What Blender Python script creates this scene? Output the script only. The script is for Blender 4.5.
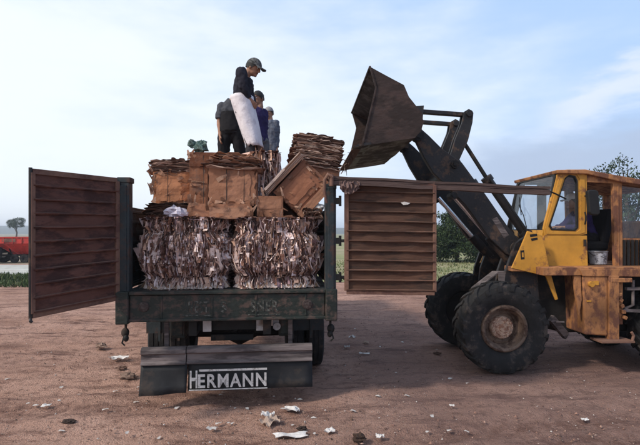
import bpy, bmesh, math, random
from mathutils import Vector, Matrix, Euler, noise
R = math.radians
random.seed(11)
S = bpy.context.scene
for o in list(bpy.data.objects):
    bpy.data.objects.remove(o)
COL = S.collection

# ------------------------------------------------------------------ camera, sky, sun, exposure
CAM = Vector((0, 0, 1.95)); F = 460.0; HX = 320.0; HY = 233.0
cam = bpy.data.cameras.new('camera')
cam.sensor_fit = 'HORIZONTAL'; cam.sensor_width = 36; cam.lens = 36 * F / 640
cam.shift_y = 10.5 / 640; cam.clip_start = 0.05; cam.clip_end = 6000
co = bpy.data.objects.new('camera', cam); COL.objects.link(co)
co.location = CAM; co.rotation_euler = (R(90), 0, 0)
S.camera = co

SUN_EL, SUN_AZ = R(40), math.atan2(-0.87, -0.49)      # azimuth measured from +Y towards +X
w = bpy.data.worlds.new('World'); S.world = w; w.use_nodes = True
N = w.node_tree.nodes; LK = w.node_tree.links
N.clear()
def wn(t, **k):
    n = N.new(t)
    for a, b in k.items(): setattr(n, a, b)
    return n
def wmath(op, a, b=None, c=None, clamp=False):
    n = wn('ShaderNodeMath', operation=op, use_clamp=clamp)
    for i, v in enumerate((a, b, c)):
        if v is None: continue
        if isinstance(v, (int, float)): n.inputs[i].default_value = v
        else: LK.new(v, n.inputs[i])
    return n.outputs[0]
def wramp(v, a, b):
    n = wn('ShaderNodeMapRange', interpolation_type='SMOOTHSTEP')
    LK.new(v, n.inputs[0]); n.inputs[1].default_value = a; n.inputs[2].default_value = b
    return n.outputs[0]
def wmix(f, a, b):
    n = wn('ShaderNodeMix', data_type='RGBA')
    if isinstance(f, (int, float)): n.inputs[0].default_value = f
    else: LK.new(f, n.inputs[0])
    for i, v in ((6, a), (7, b)):
        if isinstance(v, tuple): n.inputs[i].default_value = v + (1,)
        else: LK.new(v, n.inputs[i])
    return n.outputs[2]
sky = wn('ShaderNodeTexSky', sky_type='NISHITA'); sky.sun_disc = False
sky.sun_elevation = SUN_EL; sky.sun_rotation = SUN_AZ; sky.dust_density = 1.6; sky.air_density = 1.0
tc = wn('ShaderNodeTexCoord'); sp = wn('ShaderNodeSeparateXYZ'); LK.new(tc.outputs['Generated'], sp.inputs[0])
dx, dy, dz = sp.outputs
el = wmath('ARCSINE', dz); az = wmath('ARCTAN2', dx, dy)
mp = wn('ShaderNodeMapping'); LK.new(tc.outputs['Generated'], mp.inputs[0]); mp.inputs['Scale'].default_value = (1.2, 1.2, 4.0)
n1 = wn('ShaderNodeTexNoise'); LK.new(mp.outputs[0], n1.inputs[0]); n1.inputs['Scale'].default_value = 1.9; n1.inputs['Detail'].default_value = 6; n1.inputs['Roughness'].default_value = .52
n2 = wn('ShaderNodeTexNoise'); LK.new(mp.outputs[0], n2.inputs[0]); n2.inputs['Scale'].default_value = 6; n2.inputs['Detail'].default_value = 8; n2.inputs['Roughness'].default_value = .6
# veil of high cloud, thicker towards the left and the horizon
veil = wmath('ADD', n1.outputs[0], wmath('MULTIPLY', az, -0.42))
veil = wmath('ADD', veil, wmath('MULTIPLY', el, -0.32))
veil = wmath('ADD', veil, wmath('MULTIPLY', n2.outputs[0], 0.25))
veil = wramp(veil, 0.16, 0.80)
K = 10.0
c = wmix(veil, (4.6, 6.5, 9.6), (9.3, 9.9, 10.5))
c = wmix(0.14, c, sky.outputs[0])
# long grey-blue bank low on the right
edge = wmath('ADD', el, wmath('MULTIPLY', wmath('SUBTRACT', n2.outputs[0], .5), 0.10))
edge = wmath('ADD', edge, wmath('MULTIPLY', az, -0.09))
bank = wmath('SUBTRACT', 1.0, wramp(edge, 0.105, 0.185), None, True)
bank = wmath('MULTIPLY', bank, wramp(az, 0.10, 0.42))
c = wmix(wmath('MULTIPLY', bank, .9), c, (4.2, 5.1, 6.8))
# bright puffy cloud upper right
pe = wmath('SUBTRACT', el, wmath('ADD', .245, wmath('MULTIPLY', wmath('SUBTRACT', az, .55), .30)))
pe = wmath('ADD', pe, wmath('MULTIPLY', wmath('SUBTRACT', n2.outputs[0], .5), .13))
puff = wmath('MULTIPLY', wramp(pe, .055, .02), wramp(pe, -.055, -.0))
puff = wmath('MULTIPLY', puff, wramp(az, .40, .52))
c = wmix(wmath('MULTIPLY', puff, .7), c, (7.7, 8.2, 9.3))
bg = wn('ShaderNodeBackground'); LK.new(c, bg.inputs[0]); bg.inputs[1].default_value = 0.076
wo = wn('ShaderNodeOutputWorld'); LK.new(bg.outputs[0], wo.inputs[0])

sun = bpy.data.lights.new('sun', 'SUN'); sun.energy = 2.3; sun.angle = R(6); sun.color = (1, .93, .82)
so = bpy.data.objects.new('sun', sun); COL.objects.link(so)
sd = Vector((math.sin(SUN_AZ) * math.cos(SUN_EL), math.cos(SUN_AZ) * math.cos(SUN_EL), math.sin(SUN_EL)))
so.rotation_euler = sd.to_track_quat('Z', 'Y').to_euler(); so.location = sd * 40
vs = S.view_settings
vs.view_transform = 'Standard'; vs.look = 'None'; vs.exposure = 0.62; vs.gamma = 1.0; vs.use_curve_mapping = False
S.cycles.max_bounces = 6; S.cycles.transparent_max_bounces = 12

# ------------------------------------------------------------------ geometry helpers
def W(px, py, D):                      # photograph pixel + depth along +Y -> world point
    return Vector(((px - HX) / F * D, D, CAM.z - (py - HY) / F * D))

class MB:
    def __init__(s):
        s.bm = bmesh.new(); s.cl = s.bm.loops.layers.float_color.new('Col')
    def face(s, pts, col=(1, 1, 1), mi=0):
        f = s.bm.faces.new([s.bm.verts.new(p) for p in pts]); f.material_index = mi
        for l in f.loops: l[s.cl] = (*col, 1)
        return f
    def faces(s, vs, fs, col=(1, 1, 1), mi=0):
        bv = [s.bm.verts.new(v) for v in vs]
        for q in fs:
            try: f = s.bm.faces.new([bv[i] for i in q])
            except ValueError: continue
            f.material_index = mi
            for l in f.loops: l[s.cl] = (*col, 1)
        return bv
    def box(s, c, d, rot=None, col=(1, 1, 1), mi=0):
        c = Vector(c); vs = []
        for x in (-.5, .5):
            for y in (-.5, .5):
                for z in (-.5, .5):
                    p = Vector((x * d[0], y * d[1], z * d[2]))
                    vs.append(c + (rot @ p if rot else p))
        s.faces(vs, [(0, 1, 3, 2), (4, 6, 7, 5), (0, 4, 5, 1), (2, 3, 7, 6), (0, 2, 6, 4), (1, 5, 7, 3)], col, mi)
    def bar(s, a, b, wd, ht, up=(0, 0, 1), col=(1, 1, 1), mi=0):
        a = Vector(a); b = Vector(b); d = (b - a); L = d.length; d.normalize()
        sd_ = d.cross(Vector(up))
        if sd_.length < 1e-4: sd_ = d.cross(Vector((0, 1, 0)))
        sd_.normalize(); u = sd_.cross(d)
        s.box((a + b) / 2, (L, wd, ht), Matrix((d, sd_, u)).transposed(), col, mi)
    def tube(s, pts, rad, n=10, cap=True, col=(1, 1, 1), mi=0, flat=None):
        pts = [Vector(p) for p in pts]
        if not isinstance(rad, (list, tuple)): rad = [rad] * len(pts)
        rings = []; prev = None
        for i, p in enumerate(pts):
            t = (pts[min(i + 1, len(pts) - 1)] - pts[max(i - 1, 0)]).normalized()
            if flat is not None: a = Vector(flat) - t * t.dot(Vector(flat))
            elif prev is None: a = t.orthogonal()
            else: a = prev - t * t.dot(prev)
            a.normalize(); prev = a; b = t.cross(a)
            r = rad[i]; ra, rb = r if isinstance(r, (tuple, list)) else (r, r)
            rings.append([p + a * ra * math.cos(2 * math.pi * k / n) + b * rb * math.sin(2 * math.pi * k / n) for k in range(n)])
        vs = [v for r_ in rings for v in r_]; fs = []
        for i in range(len(rings) - 1):
            for k in range(n):
                fs.append((i * n + k, i * n + (k + 1) % n, (i + 1) * n + (k + 1) % n, (i + 1) * n + k))
        if cap:
            fs.append(tuple(reversed(range(n)))); m = (len(rings) - 1) * n; fs.append(tuple(range(m, m + n)))
        s.faces(vs, fs, col, mi)
    def cyl(s, a, b, r, n=16, **k): s.tube([a, b], [r, r], n, **k)
    def prism(s, poly, ext, col=(1, 1, 1), mi=0):
        n = len(poly); poly = [Vector(p) for p in poly]; ext = Vector(ext)
        fs = [tuple(range(n)), tuple(range(2 * n - 1, n - 1, -1))] + [(i, i + n, (i + 1) % n + n, (i + 1) % n) for i in range(n)]
        s.faces(poly + [p + ext for p in poly], fs, col, mi)
    def ring(s, outer, inner, ext, col=(1, 1, 1), mi=0):
        n = len(outer); ext = Vector(ext)
        A = [Vector(p) for p in outer]; B = [Vector(p) for p in inner]
        vs = A + B + [p + ext for p in A] + [p + ext for p in B]; fs = []
        for i in range(n):
            j = (i + 1) % n
            fs += [(i, j, n + j, n + i), (2 * n + i, 3 * n + i, 3 * n + j, 2 * n + j), (i, 2 * n + i, 2 * n + j, j), (n + i, n + j, 3 * n + j, 3 * n + i)]
        s.faces(vs, fs, col, mi)
    def lathe(s, prof, o, axis='y', n=40, col=(1, 1, 1), mi=0, closed=False):
        o = Vector(o); m = len(prof); vs = []
        for k in range(n):
            a = 2 * math.pi * k / n; c_, s_ = math.cos(a), math.sin(a)
            for r, t in prof:
                v = {'y': (r * c_, t, r * s_), 'x': (t, r * c_, r * s_), 'z': (r * c_, r * s_, t)}[axis]
                vs.append(o + Vector(v))
        fs = []
        for k in range(n):
            k2 = (k + 1) % n
            for i in range(m if closed else m - 1):
                i2 = (i + 1) % m
                fs.append((k * m + i, k * m + i2, k2 * m + i2, k2 * m + i))
        s.faces(vs, fs, col, mi)
    def ball(s, c, r, rot=None, seg=14, col=(1, 1, 1), mi=0):
        c = Vector(c); r = Vector(r) if not isinstance(r, (int, float)) else Vector((r, r, r)); vs = []; fs = []
        rr = seg // 2 + 1
        for i in range(rr + 1):
            th = math.pi * i / rr
            for k in range(seg):
                ph = 2 * math.pi * k / seg
                p = Vector((r.x * math.sin(th) * math.cos(ph), r.y * math.sin(th) * math.sin(ph), r.z * math.cos(th)))
                vs.append(c + (rot @ p if rot else p))
        for i in range(rr):
            for k in range(seg):
                fs.append((i * seg + k, (i + 1) * seg + k, (i + 1) * seg + (k + 1) % seg, i * seg + (k + 1) % seg))
        s.faces(vs, fs, col, mi)
    def build(s, name, mats, parent=None, bevel=0, smooth=None, loc=None, merge=True):
        if merge: bmesh.ops.remove_doubles(s.bm, verts=s.bm.verts, dist=1e-5)
        bad = [f for f in s.bm.faces if f.calc_area() < 1e-10]
        if bad: bmesh.ops.delete(s.bm, geom=bad, context='FACES_ONLY')
        bmesh.ops.recalc_face_normals(s.bm, faces=s.bm.faces)
        me = bpy.data.meshes.new(name); s.bm.to_mesh(me); s.bm.free()
        for m in (mats if isinstance(mats, (list, tuple)) else [mats]): me.materials.append(m)
        if smooth is not None:
            me.polygons.foreach_set('use_smooth', [True] * len(me.polygons)); me.set_sharp_from_angle(angle=R(smooth))
        o = bpy.data.objects.new(name, me); COL.objects.link(o)
        if parent: o.parent = parent
        if loc: o.location = loc
        if bevel:
            b = o.modifiers.new('bevel', 'BEVEL'); b.width = bevel; b.segments = 2; b.limit_method = 'ANGLE'; b.angle_limit = R(40)
        return o

def build_each(mb, name, mats, parent=None, gap=.004, **kw):
    # one object for every separate piece collected in mb
    bm = mb.bm; bm.verts.ensure_lookup_table(); bmesh.ops.remove_doubles(bm, verts=bm.verts, dist=1e-5); bm.verts.ensure_lookup_table()
    seen = {}; isl = []
    for v in bm.verts:
        if v in seen: continue
        st = [v]; seen[v] = len(isl); cur = []
        while st:
            q = st.pop(); cur.append(q)
            for e in q.link_edges:
                o = e.other_vert(q)
                if o not in seen: seen[o] = len(isl); st.append(o)
        lo = [min(q.co[i] for q in cur) - gap for i in range(3)]; hi = [max(q.co[i] for q in cur) + gap for i in range(3)]; isl.append([lo, hi, {len(isl)}])
    grp = list(range(len(isl)))
    def find(i):
        while grp[i] != i: i = grp[i]
        return i
    for i in range(len(isl)):
        for j in range(i):
            if all(isl[i][0][k] <= isl[j][1][k] and isl[j][0][k] <= isl[i][1][k] for k in range(3)): grp[find(i)] = find(j)
    parts = {}
    for f in bm.faces: parts.setdefault(find(seen[f.verts[0]]), []).append(f)
    out = []
    for fs in parts.values():
        m2 = MB(); vm = {}
        for f in fs:
            vs = []
            for v in f.verts:
                if v not in vm: vm[v] = m2.bm.verts.new(v.co)
                vs.append(vm[v])
            g2 = m2.bm.faces.new(vs); g2.material_index = f.material_index
            for a, b in zip(f.loops, g2.loops): b[m2.cl] = a[mb.cl]
        out.append(m2.build(name, mats, parent, **kw))
    bm.free(); return out
def shade(c_, k): return tuple(x * k for x in c_)
def thing(name, label, cat, loc=(0, 0, 0), rz=0, group=None):
    o = bpy.data.objects.new(name, None); COL.objects.link(o); o.empty_display_size = .2
    o.location = loc; o.rotation_euler = (0, 0, rz)
    return tag(o, label, cat, group)
def tag(o, label=None, cat=None, group=None, kind=None):
    if label: o['label'] = label
    if cat: o['category'] = cat
    if group: o['group'] = group
    if kind: o['kind'] = kind
    return o

# ------------------------------------------------------------------ materials
def mat(name, col, rough=.75, metal=0.0, var=.25, scale=5, det=6, spots=None, spot_amt=.4, spot_scale=3, bump=.25, bump_scale=30, attr=False, spec=.3, stretch=None, tint=(1, 1, 1)):
    m = bpy.data.materials.new(name); m.use_nodes = True
    n = m.node_tree.nodes; l = m.node_tree.links
    b = n['Principled BSDF']; b.inputs['Roughness'].default_value = rough; b.inputs['Metallic'].default_value = metal
    b.inputs['Specular IOR Level'].default_value = spec
    t = n.new('ShaderNodeTexCoord'); v = t.outputs['Object']
    if stretch:
        mp_ = n.new('ShaderNodeMapping'); mp_.inputs['Scale'].default_value = stretch; l.new(v, mp_.inputs[0]); v = mp_.outputs[0]
    def nz(sc, d=6, ro=.6):
        q = n.new('ShaderNodeTexNoise'); q.inputs['Scale'].default_value = sc; q.inputs['Detail'].default_value = d; q.inputs['Roughness'].default_value = ro
        l.new(v, q.inputs[0]); return q.outputs[0]
    def rp(x, a, c_):
        q = n.new('ShaderNodeMapRange'); l.new(x, q.inputs[0]); q.inputs[1].default_value = a; q.inputs[2].default_value = c_; return q.outputs[0]
    def mx(f, a, c_, bt='MIX'):
        q = n.new('ShaderNodeMix'); q.data_type = 'RGBA'; q.blend_type = bt
        if isinstance(f, (int, float)): q.inputs[0].default_value = f
        else: l.new(f, q.inputs[0])
        for i, x in ((6, a), (7, c_)):
            if isinstance(x, tuple): q.inputs[i].default_value = (*x, 1)
            else: l.new(x, q.inputs[i])
        return q.outputs[2]
    lo = tuple(x * (1 - var) for x in col); hi = tuple(min(1, x * (1 + var)) for x in col)
    c_ = mx(rp(nz(scale, det), .3, .7), lo, hi)
    c_ = mx(rp(nz(scale * 7, 4), .25, .75), mx(1, c_, (1 - var * .6,) * 3, 'MULTIPLY'), c_)
    if attr:
        a = n.new('ShaderNodeAttribute'); a.attribute_name = 'Col'; c_ = mx(1, c_, mx(1, a.outputs['Color'], tint, 'MULTIPLY'), 'MULTIPLY')
    if spots:
        f = rp(nz(spot_scale, 9, .68), .62 - spot_amt * .3, .70 - spot_amt * .25)
        c_ = mx(f, c_, spots)
        f2 = n.new('ShaderNodeMapRange'); l.new(f, f2.inputs[0]); f2.inputs[3].default_value = rough; f2.inputs[4].default_value = min(1, rough + .3)
        l.new(f2.outputs[0], b.inputs['Roughness'])
    l.new(c_, b.inputs['Base Color'])
    if bump:
        bp = n.new('ShaderNodeBump'); bp.inputs['Strength'].default_value = bump; bp.inputs['Distance'].default_value = .02
        l.new(nz(bump_scale, 6), bp.inputs['Height']); l.new(bp.outputs[0], b.inputs['Normal'])
    return m
RUST = (.13, .055, .03)
M = {}
M['yellow'] = mat('loader yellow paint', (.54, .255, .036), .5, 0, .2, 2.5, spots=(.20, .085, .04), spot_amt=.26, spot_scale=4.5, bump=.12, bump_scale=14)
M['yellow_rust'] = mat('rusty yellow paint', (.35, .155, .062), .65, 0, .3, 3, spots=(.14, .060, .038), spot_amt=.52, spot_scale=7, bump=.5, bump_scale=22, stretch=(1, 1, .62))
M['arm'] = mat('dark worn arm paint', (.017, .015, .016), .5, 0, .4, 4, spots=(.075, .045, .032), spot_amt=.30, spot_scale=7, bump=.2)
M['dark'] = mat('black grease metal', (.011, .010, .010), .7, 0, .4, 5, spots=(.05, .035, .028), spot_amt=.25)
M['bucket'] = mat('scoured rusty bucket steel', (.055, .032, .026), .5, .2, .4, 2.2, spots=(.030, .020, .018), spot_amt=.62, spot_scale=3.2, bump=.5, bump_scale=12, stretch=(1, 1, 1.6))
M['chrome'] = mat('cylinder rod chrome', (.75, .75, .76), .25, .9, .08, 8, bump=0)
M['tyre'] = mat('dusty black tyre rubber', (.017, .016, .017), .85, 0, .35, 6, spots=(.06, .047, .042), spot_amt=.28, spot_scale=6, bump=.3)
M['rim'] = mat('rusty wheel rim', (.15, .10, .075), .7, 0, .35, 8, spots=(.06, .035, .027), spot_amt=.5, spot_scale=9)
M['hub'] = mat('dusty hub face', (.42, .29, .22), .8, 0, .4, 14, spots=(.20, .10, .07), spot_amt=.5, spot_scale=16, bump=.5)
M['glass'] = None
M['rubber'] = mat('window seal rubber', (.012, .011, .011), .6, 0, .2, 10, bump=0)
M['truck'] = mat('dark blue green truck paint', (.024, .032, .036), .5, 0, .35, 4, spots=(.06, .035, .028), spot_amt=.36, spot_scale=7, bump=.25)
M['bumper'] = mat('dark green bumper paint', (.020, .026, .022), .5, 0, .4, 3, spots=(.075, .05, .042), spot_amt=.44, spot_scale=9, bump=.3, stretch=(1, 1, 1.4))
M['worn'] = mat('worn grey lettering', (.15, .145, .13), .8, 0, .4, 10, spots=(.035, .038, .034), spot_amt=.75, spot_scale=24, bump=.2)
M['door'] = mat('rusty red door steel', (.130, .052, .037), .7, 0, .4, 2.5, spots=(.055, .026, .022), spot_amt=.5, spot_scale=5, bump=.35, bump_scale=18, stretch=(.5, .5, 1.5))
M['door2'] = mat('brown door planks', (.080, .038, .024), .75, 0, .3, 3, spots=(.045, .027, .021), spot_amt=.4, spot_scale=5, bump=.35, bump_scale=18, stretch=(.4, .4, 2))
M['edge'] = mat('bright rust and lit rib edge', (.19, .10, .07), .75, 0, .3, 6, spots=(.10, .05, .04), spot_amt=.4)
M['reflector'] = mat('dull dirty reflector', (.05, .033, .03), .6, 0, .4, 20, spots=(.10, .085, .075), spot_amt=.3, spot_scale=30)
M['beam'] = mat('weathered brown beam', (.10, .064, .056), .8, 0, .3, 3, spots=(.07, .045, .04), spot_amt=.4, spot_scale=5, stretch=(.35, 3, 3), bump=.4)
M['bar'] = mat('scuffed grey bumper bar', (.155, .125, .122), .7, 0, .35, 3, spots=(.065, .052, .052), spot_amt=.55, spot_scale=5, stretch=(.4, 1, 3), bump=.3)
M['flap'] = mat('black mud flap rubber', (.018, .018, .02), .7, 0, .3, 5, spots=(.05, .04, .036), spot_amt=.2, bump=.15)
M['letter'] = mat('dusty white letter paint', (.60, .57, .55), .75, 0, .15, 12, spots=(.25, .22, .20), spot_amt=.3, spot_scale=20, bump=.1)
M['greyplate'] = mat('pale zinc plate', (.42, .40, .40), .6, .2, .2, 8, spots=(.2, .15, .12), spot_amt=.3)
M['card'] = mat('corrugated cardboard', (1, 1, 1), .9, 0, .14, 6, tint=(1.0, .84, .74), spots=(.17, .092, .066), spot_amt=.22, spot_scale=4.5, attr=True, bump=.5, bump_scale=16, spec=.1)
M['paper'] = mat('scrap paper', (1, 1, 1), .85, 0, .2, 5, tint=(1.08, .99, .93), attr=True, bump=.2, bump_scale=30, spec=.15)
M['wire'] = mat('baling wire', (.05, .04, .035), .6, .3, .2, 10, bump=0)
M['skin'] = mat('tanned skin', (.30, .155, .10), .6, 0, .12, 20, bump=.05)
M['hair'] = mat('black hair', (.012, .010, .010), .6, 0, .3, 40, bump=.4, bump_scale=120)
def cloth(nm, c_, **k): return mat(nm, c_, .9, 0, .18, 6, bump=.35, bump_scale=40, spec=.1, **k)
M['navy'] = cloth('dark navy jersey', (.022, .021, .030))
M['grey_shirt'] = cloth('grey polo cotton', (.060, .062, .072))
M['black_cloth'] = cloth('black work cloth', (.016, .015, .017))
M['violet'] = cloth('deep violet cotton', (.035, .025, .085))
M['jeans'] = cloth('washed grey jeans', (.13, .125, .135))
M['charcoal'] = cloth('charcoal work trousers', (.05, .047, .05))
M['bluegrey'] = cloth('blue grey sweatshirt', (.105, .115, .15))
M['sack'] = mat('woven white feed sack', (.66, .62, .66), .8, 0, .1, 7, spots=(.5, .46, .50), spot_amt=.3, spot_scale=6, bump=.4, bump_scale=26)
M['cap_grey'] = cloth('mottled grey cap cloth', (.13, .13, .13), spots=(.03, .03, .03), spot_amt=.5, spot_scale=30)
M['cap_pale'] = cloth('pale cap cloth', (.27, .26, .27))
M['shoe'] = mat('dark boot leather', (.03, .024, .02), .6)
M['white_eye'] = mat('eye white', (.55, .52, .50), .4, bump=0)
M['lip'] = mat('lip', (.20, .085, .07), .6, bump=0)
M['bark'] = mat('tree bark', (.09, .065, .05), .95, 0, .35, 9, bump=.8, bump_scale=14)
M['leaf'] = mat('foliage', (1, 1, 1), .7, 0, .2, 3, attr=True, bump=0, spec=.2)
M['red'] = mat('red hopper paint', (.52, .045, .035), .5, 0, .2, 2, spots=(.25, .05, .04), spot_amt=.3)
M['bag_green'] = mat('green plastic bag', (.085, .14, .12), .4, 0, .4, 14, spots=(.03, .045, .04), spot_amt=.4, spot_scale=12, bump=.4)
M['plastic'] = mat('clear white plastic wrap', (.50, .46, .54), .45, 0, .25, 10, bump=.5)
M['litter'] = mat('dusty litter', (1, 1, 1), .9, 0, .2, 14, attr=True, bump=.3, spec=.1)
M['pail'] = mat('scuffed grey metal pail', (.42, .42, .46), .5, .4, .35, 12, spots=(.12, .11, .12), spot_amt=.4, spot_scale=10)
M['cap_white'] = cloth('off white cap cloth', (.62, .60, .60))
M['hill'] = mat('far hillside', (.075, .085, .05), .95, 0, .35, .02, bump=0, spec=.05)
M['cabin'] = mat('dull blue truck cab paint', (.05, .09, .16), .5, 0, .2, 4, spots=(.1, .06, .05), spot_amt=.3)
def glass_mat():
    m = bpy.data.materials.new('dusty window glass'); m.use_nodes = True
    n = m.node_tree.nodes; l = m.node_tree.links; n.remove(n['Principled BSDF'])
    t = n.new('ShaderNodeBsdfTransparent'); t.inputs[0].default_value = (.95, .97, .98, 1)
    g = n.new('ShaderNodeBsdfGlossy'); g.inputs[0].default_value = (.8, .85, .9, 1); g.inputs['Roughness'].default_value = .06
    d = n.new('ShaderNodeBsdfDiffuse'); d.inputs[0].default_value = (.42, .40, .40, 1)
    a = n.new('ShaderNodeMixShader'); b = n.new('ShaderNodeMixShader')
    lw = n.new('ShaderNodeLayerWeight'); lw.inputs[0].default_value = .5
    pw = n.new('ShaderNodeMath'); pw.operation = 'POWER'; l.new(lw.outputs['Facing'], pw.inputs[0]); pw.inputs[1].default_value = 4
    fr = n.new('ShaderNodeMath'); fr.operation = 'MULTIPLY_ADD'; l.new(pw.outputs[0], fr.inputs[0]); fr.inputs[1].default_value = .5; fr.inputs[2].default_value = .025
    nz = n.new('ShaderNodeTexNoise'); nz.inputs['Scale'].default_value = 3.5; nz.inputs['Detail'].default_value = 7
    tcx = n.new('ShaderNodeTexCoord'); l.new(tcx.outputs['Object'], nz.inputs[0])
    mr = n.new('ShaderNodeMapRange'); l.new(nz.outputs[0], mr.inputs[0]); mr.inputs[1].default_value = .35; mr.inputs[2].default_value = .8; mr.inputs[3].default_value = .0; mr.inputs[4].default_value = .09
    l.new(fr.outputs[0], a.inputs[0]); l.new(t.outputs[0], a.inputs[1]); l.new(g.outputs[0], a.inputs[2])
    l.new(mr.outputs[0], b.inputs[0]); l.new(a.outputs[0], b.inputs[1]); l.new(d.outputs[0], b.inputs[2])
    l.new(b.outputs[0], n['Material Output'].inputs[0]); return m
M['glass'] = glass_mat()
def ground_mat():
    m = bpy.data.materials.new('packed red dirt'); m.use_nodes = True
    n = m.node_tree.nodes; l = m.node_tree.links; b = n['Principled BSDF']
    b.inputs['Roughness'].default_value = .95; b.inputs['Specular IOR Level'].default_value = .12
    tcx = n.new('ShaderNodeTexCoord'); v = tcx.outputs['Object']
    def nz(sc, d=8, ro=.6, st=None):
        q = n.new('ShaderNodeTexNoise'); q.inputs['Scale'].default_value = sc; q.inputs['Detail'].default_value = d; q.inputs['Roughness'].default_value = ro
        if st:
            mp_ = n.new('ShaderNodeMapping'); mp_.inputs['Scale'].default_value = st; mp_.inputs['Rotation'].default_value = (0, 0, R(-12)); l.new(v, mp_.inputs[0]); l.new(mp_.outputs[0], q.inputs[0])
        else: l.new(v, q.inputs[0])
        return q.outputs[0]
    def rp(x, a, c_):
        q = n.new('ShaderNodeMapRange'); l.new(x, q.inputs[0]); q.inputs[1].default_value = a; q.inputs[2].default_value = c_; return q.outputs[0]
    def mx(f, a, c_):
        q = n.new('ShaderNodeMix'); q.data_type = 'RGBA'
        l.new(f, q.inputs[0])
        for i, x in ((6, a), (7, c_)):
            if isinstance(x, tuple): q.inputs[i].default_value = (*x, 1)
            else: l.new(x, q.inputs[i])
        return q.outputs[2]
    c_ = mx(rp(nz(.55), .35, .65), (.40, .225, .165), (.60, .365, .285))
    c_ = mx(rp(nz(2.2, 9, .72, (.35, 1.6, 1)), .50, .64), c_, (.17, .088, .070))       # darker damp streaks along the wheel ruts, also painting in small shadows of rough dirt
    c_ = mx(rp(nz(7, 8, .7), .52, .66), c_, (.235, .132, .100))
    c_ = mx(rp(nz(26, 6, .7), .57, .66), c_, (.13, .075, .06))
    c_ = mx(rp(nz(40, 4, .6), .62, .70), c_, (.56, .42, .35))
    # shade right of the truck, painted into the dirt as a darker tone
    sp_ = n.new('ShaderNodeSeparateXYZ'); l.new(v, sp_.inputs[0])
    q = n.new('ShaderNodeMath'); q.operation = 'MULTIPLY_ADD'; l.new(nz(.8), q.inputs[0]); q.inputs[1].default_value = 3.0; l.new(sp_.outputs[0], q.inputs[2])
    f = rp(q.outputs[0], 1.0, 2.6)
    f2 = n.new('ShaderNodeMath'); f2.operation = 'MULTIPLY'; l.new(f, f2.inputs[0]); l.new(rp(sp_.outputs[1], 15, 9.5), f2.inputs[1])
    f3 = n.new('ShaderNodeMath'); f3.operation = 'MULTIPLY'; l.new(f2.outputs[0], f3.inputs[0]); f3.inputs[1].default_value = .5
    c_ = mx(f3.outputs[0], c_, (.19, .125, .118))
    at = n.new('ShaderNodeAttribute'); at.attribute_name = 'rut'
    fr_ = n.new('ShaderNodeMath'); fr_.operation = 'MULTIPLY'; l.new(at.outputs['Fac'], fr_.inputs[0]); l.new(rp(nz(9, 7, .7), .38, .58), fr_.inputs[1])
    c_ = mx(fr_.outputs[0], c_, (.175, .095, .075))
    l.new(c_, b.inputs['Base Color'])
    bp = n.new('ShaderNodeBump'); bp.inputs['Strength'].default_value = 1.0; bp.inputs['Distance'].default_value = .05
    ad = n.new('ShaderNodeMath'); ad.operation = 'ADD'; l.new(nz(16, 8, .7), ad.inputs[0]); l.new(nz(60, 5, .6), ad.inputs[1])
    l.new(ad.outputs[0], bp.inputs['Height']); l.new(bp.outputs[0], b.inputs['Normal'])
    return m
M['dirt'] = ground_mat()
M['field'] = mat('dry green pasture', (.21, .215, .095), .95, 0, .3, .25, spots=(.27, .23, .14), spot_amt=.5, spot_scale=.15, bump=.5, bump_scale=6)
M['hay'] = mat('pinkish stubble field', (.26, .21, .15), .95, 0, .25, .06, spots=(.18, .18, .10), spot_amt=.5, spot_scale=.05, bump=.3, bump_scale=3)
M['pale'] = mat('pale gravel track', (.43, .42, .39), .95, 0, .15, .8, spots=(.33, .31, .27), spot_amt=.4, spot_scale=1.2, bump=.4, bump_scale=8)
M['verge'] = mat('verge soil', (.05, .07, .025), .95, 0, .4, 1.5, bump=.5)

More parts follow.
